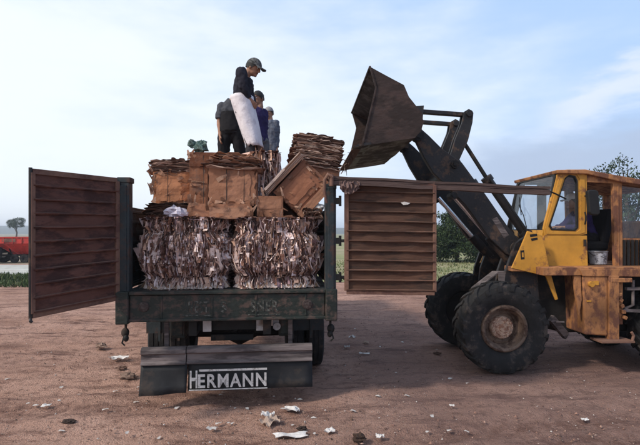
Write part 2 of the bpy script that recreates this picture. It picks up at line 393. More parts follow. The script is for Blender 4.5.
# ------------------------------------------------------------------ ground and setting
def axis(segs):
    out = [segs[0][0]]
    for a, b, st in segs:
        k = max(1, int(round((b - a) / st))); out += [a + (b - a) * (i + 1) / k for i in range(k)]
    return out
gx = axis([(-3000, -300, 450), (-300, -40, 52), (-40, -8, 4), (-8, 7, .07), (7, 40, 3.3), (40, 300, 52), (300, 3000, 450)])
gy = axis([(-40, 1, 4), (1, 2.6, .2), (2.6, 11, .06), (11, 16, .25), (16, 40, 2), (40, 200, 20), (200, 4200, 400)])
RUTS = [(-8.5, 4.6, -.6, 5.6), (-8.5, 6.4, -2.6, 7.3), (-3.5, 3.0, 3.5, 4.2), (-1, 3.9, 7.5, 5.2)]
me = bpy.data.meshes.new('ground'); rut_ = []; vs_ = []; nx = len(gx)
for y in gy:
    for x in gx:
        z = 0; rv = 0
        if 1 < y < 16 and -9 < x < 8:
            k = min(1, (y - 1) / 1.5, (16 - y) / 4, (x + 9) / 2, (8 - x) / 2)
            z = .030 * noise.fractal(Vector((x * .9, y * 2.2 - x * .3, 0)), 1, 2, 5) + .022 * noise.fractal(Vector((x * 4, y * 7, 3)), .8, 2, 4)
            z += .018 * max(0, noise.noise(Vector((x * .35, y * 3 - x * .8, 9)))) - .012
            for (ax, ay, bx, by) in RUTS:
                k2 = (x - ax) / (bx - ax)
                if -.05 < k2 < 1.05:
                    dd = (y - (ay + (by - ay) * k2 + .25 * math.sin(x * .7))) / .19
                    rv = max(rv, math.exp(-dd * dd * .8) * min(1, 8 - abs(x)) * max(0, .75 + .9 * noise.noise(Vector((x * .5, y * .5, 4)))))
                    z += (-.032 * math.exp(-dd * dd) + .018 * math.exp(-(abs(dd) - 1.6) ** 2 * 3)) * (.7 + .6 * noise.noise(Vector((x * .8, y, 2))))
            dr = min((Vector((x, y)) - Vector(c_)).length for c_ in ((2.5, 6.5), (2.45, 8.0), (-2.15, 6.8), (.05, 7.0)))
            z *= max(0, k) * min(1, dr / .6) if dr < .6 else max(0, k)
        vs_.append((x, y, z)); rut_.append(min(1, max(0, rv)))
fs_ = [(j * nx + i, j * nx + i + 1, (j + 1) * nx + i + 1, (j + 1) * nx + i) for j in range(len(gy) - 1) for i in range(nx - 1)]
me.from_pydata(vs_, [], fs_)
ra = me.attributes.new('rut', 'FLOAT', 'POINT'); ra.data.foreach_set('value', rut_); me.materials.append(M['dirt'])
me.polygons.foreach_set('use_smooth', [True] * len(me.polygons))
g = bpy.data.objects.new('ground', me); COL.objects.link(g); tag(g, kind='structure')
def sheet(name, pts, z, m):
    mb = MB(); mb.face([(x, y, z) for x, y in pts]); return tag(mb.build(name, m), kind='structure')
sheet('stubble_field', [(-1200, 29), (-1, 29), (-1, 900), (-1200, 900)], .004, M['hay'])
sheet('pale_track', [(-200, 21.2), (-3, 20.0), (-3, 28.0), (-200, 29.5)], .008, M['pale'])
sheet('pasture', [(-1, 18.5), (6, 17.4), (200, 18), (1200, 60), (1200, 900), (-1, 900)], .012, M['field'])
sheet('verge_soil', [(-120, 16.6), (-2, 17.2), (-2, 20.6), (-120, 21.6)], .016, M['verge'])
# grass of the verge and of the pasture edge
mb = MB()
def blades(mb, n, x0, x1, y0, y1, h, pal, wd=.02):
    for _ in range(n):
        x = random.uniform(x0, x1); y = random.uniform(y0, y1); a = random.uniform(0, 6.28)
        hh = h * random.uniform(.4, 1.2) * (.7 + .6 * noise.noise(Vector((x * .7, y * .7, 0)))); c_ = random.choice(pal)
        d = Vector((math.cos(a), math.sin(a), 0)) * wd; ln = Vector((random.gauss(0, .35), random.gauss(0, .35), 0)) * hh
        p = Vector((x, y, .01)); mb.face([p - d, p + d, p + ln + Vector((0, 0, hh))], c_)
blades(mb, 9000, -22, -8, 16.4, 21.2, .28, [(.045, .075, .02), (.07, .10, .03), (.035, .06, .02), (.12, .13, .06)], .03)
tag(mb.build('grass', M['leaf'], merge=False), 'dark green rough grass strip along the near side of the pale track', 'grass', kind='stuff')
mb = MB()
blades(mb, 7000, 0, 22, 18.4, 32, .16, [(.12, .14, .05), (.18, .18, .08), (.22, .20, .11), (.09, .12, .04)], .03)
tag(mb.build('grass', M['leaf'], merge=False), 'short yellow green pasture grass behind the loader', 'grass', kind='stuff')
# far low hills
mb = MB(); prof = []
for i in range(121):
    x = -1500 + 25 * i
    hh = 20 + 7 * noise.fractal(Vector((x * .002, 3, 0)), 1, 2, 4) - .004 * (x + 700) * (x > -700)
    prof.append((x, max(6, hh)))
for (xa, ha), (xb, hb) in zip(prof, prof[1:]):
    rows = [[(x, 900 + q * 110, h_ * math.sin(min(1, q / 5) * math.pi / 2)) for q in range(7)] for x, h_ in ((xa, ha), (xb, hb))]
    for q in range(6):
        mb.face([rows[0][q], rows[1][q], rows[1][q + 1], rows[0][q + 1]])
tag(mb.build('hills', M['hill'], smooth=60), kind='structure')
# clods and pebbles
mb = MB()
def clod(mb, p, r, c_):
    vs = []
    for d in ((1, 0, 0), (-1, 0, 0), (0, 1, 0), (0, -1, 0), (0, 0, 1), (0, 0, -.3)):
        vs.append(Vector(p) + Vector(d) * r * random.uniform(.5, 1.2))
    mb.faces(vs, [(0, 2, 4), (2, 1, 4), (1, 3, 4), (3, 0, 4), (2, 0, 5), (1, 2, 5), (3, 1, 5), (0, 3, 5)], c_)
for _ in range(9000):
    y = 3.2 + 9 * random.random() ** 1.8; x = random.uniform(-.75, .75) * y
    if noise.noise(Vector((x * .8, y * .8, 5))) < random.uniform(-.5, .25): continue
    r = .004 + .012 * random.random() ** 3
    c_ = random.choice([(.20, .12, .09), (.27, .17, .13), (.13, .08, .06), (.34, .25, .21), (.10, .07, .06), (.5, .44, .41)])
    clod(mb, (x, y, .004), r, c_)
for (ax, ay, bx, by) in RUTS:
    for _ in range(260):
        k = random.random(); x = ax + (bx - ax) * k; y = ay + (by - ay) * k + .25 * math.sin(x * .7) + random.choice((-.3, .3, .28)) + random.gauss(0, .09)
        if y < 3: continue
        clod(mb, (x, y, .012), .006 + .016 * random.random() ** 3, random.choice([(.30, .17, .13), (.22, .125, .10), (.38, .24, .19), (.16, .09, .075)]))
tag(mb.build('pebbles', M['litter'], merge=False), 'loose clods and pebbles strewn over the red dirt yard', 'pebbles', kind='stuff')

# ------------------------------------------------------------------ trees
def crown(mb, blobs, n, size, pal, dense=.55):
    for _ in range(n):
        c_, r = random.choices(blobs, [b[1][0] * b[1][1] * b[1][2] for b in blobs])[0]
        while True:
            d = Vector((random.uniform(-1, 1), random.uniform(-1, 1), random.uniform(-1, 1)))
            if dense < d.length < 1: break
        p = Vector(c_) + Vector((d.x * r[0], d.y * r[1], d.z * r[2]))
        if noise.noise(p * 1.3) < -.12: continue
        rot = Euler((random.uniform(0, 6), random.uniform(0, 6), random.uniform(0, 6))).to_matrix()
        col = random.choice(pal); k = random.uniform(.7, 1.3); col = tuple(x * k for x in col)
        for q in range(3):
            o = rot @ Vector((random.gauss(0, size), random.gauss(0, size), random.gauss(0, size * .5)))
            s_ = size * random.uniform(.5, 1.1); a = rot @ Vector((s_, 0, s_ * .2)); b = rot @ Vector((0, s_ * .5, 0))
            mb.face([p + o - a, p + o - b, p + o + a, p + o + b], col)
def tree(name, label, loc, blobs, n, size, pal, trunk_r, limbs, group=None, dense=.5):
    t = thing(name, label, 'tree', loc, 0, group)
    mb = MB(); top = max(b[0][2] for b in blobs)
    mb.tube([(0, 0, -.1), (.05 * top, .02, top * .35), (-.02 * top, 0, top * .7), (.01, .03, top)], [trunk_r, trunk_r * .75, trunk_r * .45, trunk_r * .12], 10)
    for b in blobs[:limbs]:
        h0 = Vector((.03 * top, .01, top * random.uniform(.25, .55))); e = Vector(b[0])
        mb.tube([h0, h0.lerp(e, .5) + Vector((0, 0, -.1 * top * .3)), e], [trunk_r * .4, trunk_r * .25, trunk_r * .08], 7)
    mb.build('trunk', M['bark'], t, smooth=60)
    mb = MB(); crown(mb, blobs, n, size, pal, dense); mb.build('crown', M['leaf'], t, merge=False)
    return t
GP = [(.030, .055, .018), (.045, .075, .024), (.022, .042, .016), (.07, .10, .035)]
p = W(452, 262, 31)
tree('bush', 'broad dark green bushy tree standing in the pasture left of the loader arms', (p.x + .3, p.y, 0),
     [((-1.6, 0, 1.3), (1.5, 1.5, 1.3)), ((0, 0, 2.0), (1.5, 1.6, 1.5)), ((1.5, .2, 1.4), (1.5, 1.5, 1.35)), ((.4, -.7, 1.0), (1.7, 1.2, 1.0)), ((-.8, .2, 2.5), (1.0, 1, .8)), ((2.3, .4, .8), (1, 1, .8))], 16000, .085, [shade(c_, .75) for c_ in GP], .16, 5)
p = W(628, 266, 25)
BP = [(.030, .05, .028), (.04, .065, .032), (.022, .038, .022), (.055, .08, .045)]
tree('tall_tree', 'tall loose dark tree rising behind the cab roof of the yellow loader', (p.x, p.y, 0),
     [((-.3, 0, 5.4), (.75, .9, .75)), ((-1.15, .3, 5.2), (.5, .8, .55)), ((.9, 0, 5.1), (.8, 1, .5)), ((2.0, .2, 4.8), (1.3, 1.3, .7)), ((-.6, 0, 3.9), (1.7, 1.5, 1.1)), ((1.5, 0, 3.6), (1.8, 1.6, 1.2)), ((.2, -.4, 2.3), (2.5, 1.6, 1.3)), ((2.6, 0, 2.2), (1.6, 1.6, 1.4))], 7500, .085, BP, .2, 8, dense=.1)
p = W(16, 239, 150)
tree('field_tree', 'small far round-topped tree alone on the hazy skyline above the red hopper', (p.x, p.y, 0),
     [((-1.2, 0, 5.4), (1.7, 1.6, 1.1)), ((1.0, 0, 5.8), (1.9, 1.6, 1.3)), ((0, 0, 4.6), (2.2, 1.8, .9)), ((-1.9, .3, 4.3), (1, 1, .7)), ((1.9, 0, 4.6), (1, 1, .8))], 2200, .16, GP, .28, 4)

# ------------------------------------------------------------------ red hopper and tractor far left
p = W(17, 262.5, 30.5)
t = thing('grain_hopper', 'red tapered grain hopper on small wheels standing beyond the pale track', 'trailer', (p.x, p.y, 0), R(8))
mb = MB()
A = [(-.9, -.9), (2.3, -.9), (2.3, .9), (-.9, .9)]; B = [(.0, -.3), (1.4, -.3), (1.4, .3), (.0, .3)]
vs = [(x, y, 1.66) for x, y in A] + [(x, y, 1.28) for x, y in A] + [(x, y, .55) for x, y in B]
mb.faces(vs, [(0, 1, 5, 4), (1, 2, 6, 5), (2, 3, 7, 6), (3, 0, 4, 7), (4, 5, 9, 8), (5, 6, 10, 9), (6, 7, 11, 10), (7, 4, 8, 11), (8, 9, 10, 11)])
for a, b in ((0, 1), (1, 2), (2, 3), (3, 0)): mb.bar((*A[a], 1.67), (*A[b], 1.67), .07, .06)
for k in range(7):
    f = k / 6; mb.bar((-.9 + 3.2 * f, -.905, 1.28), (1.4 * f, -.305, .55), .05, .05); mb.bar((-.9 + 3.2 * f, -.92, 1.66), (-.9 + 3.2 * f, -.92, 1.28), .05, .04)
mb.build('hopper', M['red'], t)
mb = MB(); mb.prism([(-.45, -.935, 1.58), (.35, -.935, 1.58), (.35, -.935, 1.38), (-.45, -.935, 1.38)], (0, .012, 0)); mb.build('side_plate', M['edge'], t)
mb = MB()
for y in (-.45, .45): mb.bar((-1.3, y, .5), (2.2, y, .5), .08, .1)
for x in (-.1, 1.5):
    for y in (-.45, .45): mb.bar((x, y, .5), (x * 1.2 - .1, y * 1.6, 1.3), .06, .06)
mb.bar((-1.3, 0, .5), (-2.2, 0, .42), .08, .08); mb.build('chassis', M['dark'], t)
for x in (.15, .75, 1.5):
    for y in (-.62, .62):
        mb = MB(); mb.lathe([(.12, -.07), (.24, -.08), (.27, -.05), (.27, .05), (.24, .08), (.12, .07)], (x, y, .27), 'y', 18, closed=True); mb.lathe([(0.01, -.03), (.13, -.05)], (x, y, .27), 'y', 14); mb.build('wheel', M['tyre'], t, smooth=40)
p = W(-6, 262, 30)
t = thing('tractor', 'dark old tractor with white wheel centres at the left edge of the field', 'tractor', (p.x, p.y, 0), R(5))
mb = MB(); mb.box((-1.1, 0, 1.0), (1.6, .6, .6)); mb.box((.2, 0, .9), (1.0, .7, .5)); mb.bar((.5, -.55, 1.45), (-.4, -.55, 1.35), .2, .05); mb.bar((.5, .55, 1.45), (-.4, .55, 1.35), .2, .05); mb.build('body', M['dark'], t, bevel=.03)
for (x, y, r_) in ((.2, -.7, .66), (.2, .7, .66), (-1.6, -.6, .38), (-1.6, .6, .38)):
    mb = MB(); mb.lathe([(.02, -.06), (r_ * .52, -.08), (r_ * .55, 0)], (x, y, r_), 'y', 20); wl = mb.build('wheel', M['letter'], t, smooth=40)
    mb = MB(); mb.lathe([(r_ * .52, -.14), (r_ * .93, -.16), (r_, -.1), (r_, .1), (r_ * .93, .16), (r_ * .52, .14)], (x, y, r_), 'y', 26, closed=True); mb.build('tyre', M['tyre'], wl, smooth=40)
mb = MB(); mb.tube([(-.75, 0, 1.3), (-.75, 0, 1.9)], .03, 8); mb.build('exhaust_pipe', M['dark'], t)

# ------------------------------------------------------------------ truck
TY = R(5.6); TO = Vector((-1.02, 5.17, 0)); TM = Matrix.Rotation(TY, 3, 'Z')
def T(px, py, ly):                     # pixel on the truck's local plane y = ly -> truck local point
    d = TM.transposed() @ Vector(((px - HX) / F, 1, -(py - HY) / F)); c_ = TM.transposed() @ (CAM - TO)
    k = (ly - c_.y) / d.y; return c_ + d * k
def TW(x, y, z): return TO + TM @ Vector((x, y, z))
truck = thing('flatbed_truck', 'dark blue green cargo truck seen from behind, loaded with cardboard bales', 'truck', TO, TY)
HWD = 1.215; BL = 5.0
mb = MB(); mb.box((0, BL / 2 + .06, 1.27), (2 * HWD - .12, BL, .06)); mb.build('bed_floor', M['truck'], truck)
for s_ in (-1, 1):
    mb = MB(); x = s_ * (HWD - .03)
    mb.box((x, BL / 2 + .1, 1.78), (.03, BL - .1, .95))
    for k in range(8): mb.box((x, BL / 2 + .1, 1.36 + k * .12), (.05, BL - .12, .035))
    for k in range(1, 6): mb.box((x + s_ * .03, k * BL / 5.4, 1.7), (.06, .08, 1.0))
    mb.build('side_wall', M['truck'], truck, bevel=.006)
mb = MB(); mb.box((0, BL + .08, 1.85), (2 * HWD, .05, 1.1)); mb.build('headboard', M['truck'], truck)
for s_, zt in ((-1, 2.565), (1, 2.515)):
    mb = MB(); x = s_ * (HWD - .065)
    mb.box((x, .07, (zt + .96) / 2), (.125, .13, zt - .96))
    mb.box((x, .001, 1.75), (.075, .02, 1.45)); mb.box((x - s_ * .005, .07, zt - .03), (.145, .145, .06))
    post = mb.build('corner_post', M['truck'], truck, bevel=.008)
    mb = MB()
    for z in ((2.38, 1.85, 1.36) if s_ < 0 else (2.32, 1.86, 1.44)):
        mb.box((s_ * (HWD + .02), .03, z), (.06, .05, .07)); mb.cyl((s_ * (HWD + .045), .02, z - .06), (s_ * (HWD + .045), .02, z + .06), .017, 10)
    build_each(mb, 'hinge', M['dark'], post)
# rear bumper beam
mb = MB(); mb.box((0, .05, 1.125), (2.16, .10, .27)); mb.box((0, .035, 1.285), (2.17, .13, .035)); mb.box((0, .035, .985), (2.18, .13, .03))
for x in (-.74, -.19, .3, .86): mb.box((x, -.005, 1.13), (.022, .012, .25))
bump = mb.build('bumper_beam', M['bumper'], truck, bevel=.006)
mb = MB()
for s_ in (-1, 1): mb.box((s_ * (HWD - .063), .02, 1.13), (.135, .15, .36))
build_each(mb, 'end_cap', M['bumper'], bump, bevel=.012)
mb = MB()
for s_ in (-.93, .88):
    mb.lathe([(.001, -.016), (.03, -.016), (.055, -.01), (.06, .0)], (s_, -.002, 1.135), 'y', 24)
    for k in range(8):
        a = k * math.pi / 4; mb.box((s_ + .04 * math.cos(a), -.016, 1.135 + .04 * math.sin(a)), (.014, .008, .014))
build_each(mb, 'reflector', M['reflector'], bump, smooth=40)
def text_mesh(txt, size, ext=.003, off=0.0, sx=1.0):
    cu = bpy.data.curves.new('txt', 'FONT'); cu.body = txt; cu.size = size; cu.extrude = ext; cu.offset = off; cu.align_x = 'LEFT'; cu.space_character = 1.14
    ob = bpy.data.objects.new('txt', cu); COL.objects.link(ob)
    dg = bpy.context.evaluated_depsgraph_get(); dg.update()
    me_ = bpy.data.meshes.new_from_object(ob.evaluated_get(dg)); bpy.data.objects.remove(ob)
    for v in me_.vertices: v.co = Vector((v.co.x * sx, -v.co.z, v.co.y))
    return me_
def put_text(name, txt, x0, x1, z0, y, h, m, parent, off=.0, ext=.003):
    me_ = text_mesh(txt, h / .69, ext, off)
    xs = [v.co.x for v in me_.vertices]; a, b = min(xs), max(xs); zs = [v.co.z for v in me_.vertices]; za, zb = min(zs), max(zs)
    for v in me_.vertices: v.co = Vector((x0 + (v.co.x - a) / (b - a) * (x1 - x0), y + v.co.y, z0 + (v.co.z - za) / (zb - za) * h))
    me_.materials.clear(); me_.materials.append(m)
    o = bpy.data.objects.new(name, me_); COL.objects.link(o); o.parent = parent; return o
for txt, xa, xb in (('WEST', -.49, -.225), ('S', -.10, -.03), ('SNER', .24, .55)):
    put_text('lettering', txt, xa, xb, 1.06, -.003, .13, M['worn'], bump, .004)
mb = MB(); mb.box((-.36, -.002, 1.028), (.32, .006, .012)); mb.box((.39, -.002, 1.028), (.36, .006, .010)); build_each(mb, 'worn_stripe', M['worn'], bump)
# chassis
mb = MB()
for x in (-.42, .42): mb.box((x, 3.4, .88), (.09, 6.6, .2))
for y in (.25, 1.2, 2.4, 3.8, 5.2): mb.box((0, y, .88), (.8, .1, .12))
for k in range(7): mb.box((0, .35 + k * .7, 1.17), (2.2, .08, .13))
for x in (-.42, .42): mb.box((x, 2.5, 1.04), (.08, 4.9, .12))
mb.build('chassis', M['dark'], truck)
mb = MB()
for px in (207.5, 260.5):
    q = T(px, 326, .18); mb.box((q.x, .16, .89), (.095, .02, .15)); mb.box((q.x, .19, .955), (.11, .06, .03))
build_each(mb, 'flap_bracket', M['greyplate'], truck)
q = T(276, 336, .3)
mb = MB(); mb.box((q.x, .3, .86), (.07, .05, .1)); mb.cyl((q.x + .01, .26, .84), (q.x + .01, .24, .84), .045, 14); mb.build('tow_hook', M['greyplate'], truck)
mb = MB(); mb.box((0, .4, .70), (.5, .12, .07)); mb.tube([(-.05, 1.6, .52), (-.05, .9, .66), (-.05, .4, .70)], .03, 8); mb.build('spare_carrier', M['dark'], truck)
for s_ in (-1, 1):
    mb = MB()
    mb.tube([(s_ * 1.16, .12, .97), (s_ * 1.16, .12, .86)], .014, 8); mb.ball((s_ * 1.165, .12, .83), (.045, .035, .055)); mb.ball((s_ * 1.15, .10, .77), (.03, .03, .04)); mb.tube([(s_ * 1.17, .1, .8), (s_ * 1.19, .09, .72), (s_ * 1.16, .09, .69)], .010, 6)
    build_each(mb, 'chain_hook', M['dark'], truck, smooth=50)
# axle, wheels, mud guards
AXY = 1.62
mb = MB(); mb.tube([(-1.0, AXY, .5), (-.25, AXY, .5), (0, AXY, .5), (.25, AXY, .5), (1.0, AXY, .5)], [.06, .075, .2, .075, .06], 14); mb.build('rear_axle', M['dark'], truck, smooth=50)
def truck_wheel(x, y, wd=.25, r_=.5):
    mb = MB(); mb.lathe([(.02, -.05), (.16, -.05), (.17, -.02), (.23, .02), (.26, -.10), (.27, -.11)], (x, y, r_), 'x', 28); wl = mb.build('wheel', M['rim'], truck, smooth=40)
    mb = MB(); h = wd / 2
    mb.lathe([(.26, -h * .85), (.40, -h), (r_ - .03, -h * .92), (r_, -h * .75), (r_, -h * .3), (r_ - .012, -h * .28), (r_ - .012, -h * .2), (r_, -h * .18), (r_, h * .18), (r_ - .012, h * .2), (r_ - .012, h * .28), (r_, h * .3), (r_, h * .75), (r_ - .03, h * .92), (.40, h), (.26, h * .85)], (x, y, r_), 'x', 40, closed=True)
    mb.build('tyre', M['tyre'], wl, smooth=35)
for x in (-1.08, -.79, .79, 1.08): truck_wheel(x, AXY)
for x in (-1.0, 1.0): truck_wheel(x, 6.3)
mb = MB()
for s_ in (-1, 1):
    mb.box((s_ * .92, AXY - .62, .80), (.5, .02, .34)); mb.box((s_ * 1.0, AXY - .64, .74), (.03, .03, .42)); mb.box((s_ * .75, AXY - .645, .74), (.03, .03, .42))
build_each(mb, 'mud_guard', M['truck'], truck)
for s_ in (-.63, .64):
    mb = MB(); mb.box((s_, .55, .83), (.17, .5, .24)); mb.box((s_, .29, .83), (.13, .03, .19)); mb.build('tool_box', M['bumper'], truck, bevel=.03)
# bumper bar with mud flap underneath
a = T(142, 349, .1); b = T(312, 345, .1); xl, xr = a.x, b.x; xs = T(187, 365, .1).x
mb = MB()
for x0, x1, yy in ((xl, xs - .004, .07), (xs + .004, xr, .085)):
    mb.prism([(x0, yy, .665), (x0, yy - .035, .645), (x0, yy - .04, .60), (x0, yy - .015, .585), (x0, yy - .02, .51), (x0, yy - .045, .49), (x0, yy - .045, .475), (x0, yy + .05, .475), (x0, yy + .05, .665)], (x1 - x0, 0, 0))
for x in (xl + .25, xr - .25): mb.box((x, .16, .62), (.06, .1, .05)); mb.box((x, .2, .78), (.05, .05, .3))
bar = mb.build('bumper_bar', M['bar'], truck, bevel=.004)
mb = MB()
def flap_sheet(mb, x0, x1, za, zb, y, skew):
    n = 14
    for i in range(n):
        for j in range(4):
            q = []
            for (ii, jj) in ((i, j), (i + 1, j), (i + 1, j + 1), (i, j + 1)):
                u = ii / n; v = jj / 4; x = x0 + (x1 - x0) * u
                zlow = za + (zb - za) * u; z = .478 + (zlow - .478) * v
                q.append((x, y - .05 * v * v + skew * (1 - u) * v + .012 * math.sin(u * 9 + 1) * v, z))
            mb.face(q)
flap_sheet(mb, xl, xs + .01, .155, .168, .06, -.05); flap_sheet(mb, xs + .02, xr, .175, .185, .075, .0)
fl = mb.build('mud_flap', M['flap'], bar, smooth=40)
so_ = fl.modifiers.new('solid', 'SOLIDIFY'); so_.thickness = .012; so_.offset = 1
yy = .012; q0 = T(190, 388, yy); q1 = T(266.5, 388, yy); qh = T(197, 388, yy)
put_text('lettering', 'H', q0.x, qh.x + .006, q0.z, yy - .012, T(190, 370.5, yy).z - q0.z, M['letter'], bar, .007)
put_text('lettering', 'ERMANN', qh.x + .014, q1.x, q0.z, yy - .012, T(200, 374, yy).z - q0.z, M['letter'], bar, .005)
mb = MB(); zt = T(200, 371, yy).z
mb.box(((qh.x + q1.x) / 2 + .015, yy - .012, zt + .008), (q1.x - qh.x - .02, .006, .022)); mb.box(((q0.x + q1.x) / 2, yy - .012, q0.z - .022), (q1.x - q0.x + .02, .006, .010))
build_each(mb, 'letter_rule', M['letter'], bar)
# doors: left one swung out towards the viewer, right one folded flat outwards
def door(name, P0, P1, zb0, zt0, zb1, zt1, m, em, ribs, side):
    P0 = Vector(P0); P1 = Vector(P1); d = (P1 - P0); nrm = Vector((d.y, -d.x, 0)).normalized() * side
    def pt(u, v, o=0):
        q = P0 + d * u; zb = zb0 + (zb1 - zb0) * u; zt = zt0 + (zt1 - zt0) * u
        return Vector((q.x, q.y, zb + (zt - zb) * v)) + nrm * o
    mb = MB(); nu = 16
    prof = []
    for k in range(ribs):
        v0 = k / ribs; v1 = (k + 1) / ribs; h = (v1 - v0)
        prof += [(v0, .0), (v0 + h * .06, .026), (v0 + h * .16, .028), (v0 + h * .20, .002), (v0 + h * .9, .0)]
    prof.append((1, 0))
    sag = [[.013 * noise.noise(Vector((i * .35, k * .4, side * 7))) for i in range(nu + 1)] for k in range(len(prof))]
    for k in range(len(prof) - 1):
        for i in range(nu):
            mb.face([pt(i / nu, prof[k][0], prof[k][1] + sag[k][i]), pt((i + 1) / nu, prof[k][0], prof[k][1] + sag[k][i + 1]), pt((i + 1) / nu, prof[k + 1][0], prof[k + 1][1] + sag[k + 1][i + 1]), pt(i / nu, prof[k + 1][0], prof[k + 1][1] + sag[k + 1][i])], mi=1 if k % 5 == 2 else 0)  # rib top slopes: bright rust, with their sky highlight put into the colour
    mb.prism([pt(0, 0, -.012), pt(1, 0, -.012), pt(1, 1, -.012), pt(0, 1, -.012)], -nrm * .02)
    dr = mb.build(name, [m, em], truck, smooth=30)
    mb = MB()
    mb.bar(pt(0, 0, .0), pt(0, 1, .0), .05, .05, nrm); mb.bar(pt(0, -.012, 0), pt(1, -.012, 0), .05, .03, nrm); mb.bar(pt(0, 1.01, 0), pt(1, 1.01, 0), .05, .03, nrm); mb.bar(pt(1, 0, 0), pt(1, 1, 0), .04, .04, nrm)
    mb.build('door_frame', em, dr, bevel=.004)
    return dr, pt, nrm
inv = lambda p: TM.transposed() @ (p - TO)
h0 = inv(W(116.5, 297, 5.03)); h1 = inv(W(32, 315, 4.12))
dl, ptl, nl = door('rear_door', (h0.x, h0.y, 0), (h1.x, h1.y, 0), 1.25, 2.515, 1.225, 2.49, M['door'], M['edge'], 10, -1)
mb = MB(); mb.cyl(ptl(1.015, -.03), ptl(1.015, 1.035), .016, 10); mb.tube([ptl(1.015, -.03), ptl(1.03, -.045, .02), ptl(1.02, -.055, .03)], .014, 8); mb.build('lock_rod', M['arm'], dl)
h0 = inv(W(346.5, 292, 5.30)); h1 = inv(W(434.5, 292, 5.28))
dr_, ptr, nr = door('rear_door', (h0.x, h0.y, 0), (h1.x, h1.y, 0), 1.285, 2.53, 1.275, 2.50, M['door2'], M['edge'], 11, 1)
mb = MB()
for z in (1.86, 1.44): mb.bar((HWD + .03, .03, z), (h0.x + .02, h0.y, z), .03, .035)
mb.bar((HWD + .03, .03, 1.43), (h0.x + .02, h0.y, 1.43), .03, .02)
build_each(mb, 'hinge_arm', M['dark'], dr_)
# top cross beam swung out beyond the right post, resting towards the loader
mb = MB(); A0 = inv(W(329, 180.5, 5.2)); A1 = inv(W(548, 191.5, 5.45))
dd = (A1 - A0).normalized(); up = Vector((0, 0, 1)); sd_ = dd.cross(up).normalized(); up = sd_.cross(dd)
for off, hh, th in ((.036, .026, .10), (.010, .022, .085), (-.024, .044, .095)):
    for k in range(12):
        u0, u1 = k / 12, (k + 1) / 12
        wob = lambda u: .004 * math.sin(u * 17 + off * 90)
        mb.bar(A0.lerp(A1, u0) + up * (off + wob(u0)), A0.lerp(A1, u1) + up * (off + wob(u1)), th, hh, up)
beam = mb.build('cross_beam', M['beam'], truck)
mb = MB(); e = A0
mb.tube([e + Vector((.03, -.07, .03)), e + Vector((-.02, -.075, .06)), e + Vector((-.055, -.06, .0)), e + Vector((-.06, -.05, -.12)), e + Vector((-.03, -.05, -.26))], [.02, .022, .022, .02, .015], 8)
mb.cyl(e + Vector((.02, -.06, .06)), e + Vector((.02, -.06, -.07)), .025, 10); mb.build('swivel_pin', M['edge'], beam, smooth=50)
# cab, almost wholly hidden by the load
mb = MB(); mb.prism([(-1.1, BL + .35, .75), (-1.1, BL + 2.0, .75), (-1.1, BL + 2.15, 1.6), (-1.1, BL + 1.8, 2.4), (-1.1, BL + .4, 2.45)], (2.2, 0, 0)); cb = mb.build('cab', M['cabin'], truck, bevel=.06)
mb = MB()
for s_ in (-1, 1): mb.prism([(s_ * 1.102, BL + .7, 1.6), (s_ * 1.102, BL + 1.9, 1.6), (s_ * 1.102, BL + 1.7, 2.25), (s_ * 1.102, BL + .7, 2.25)], (s_ * .01, 0, 0))
build_each(mb, 'cab_window', M['rubber'], cb)

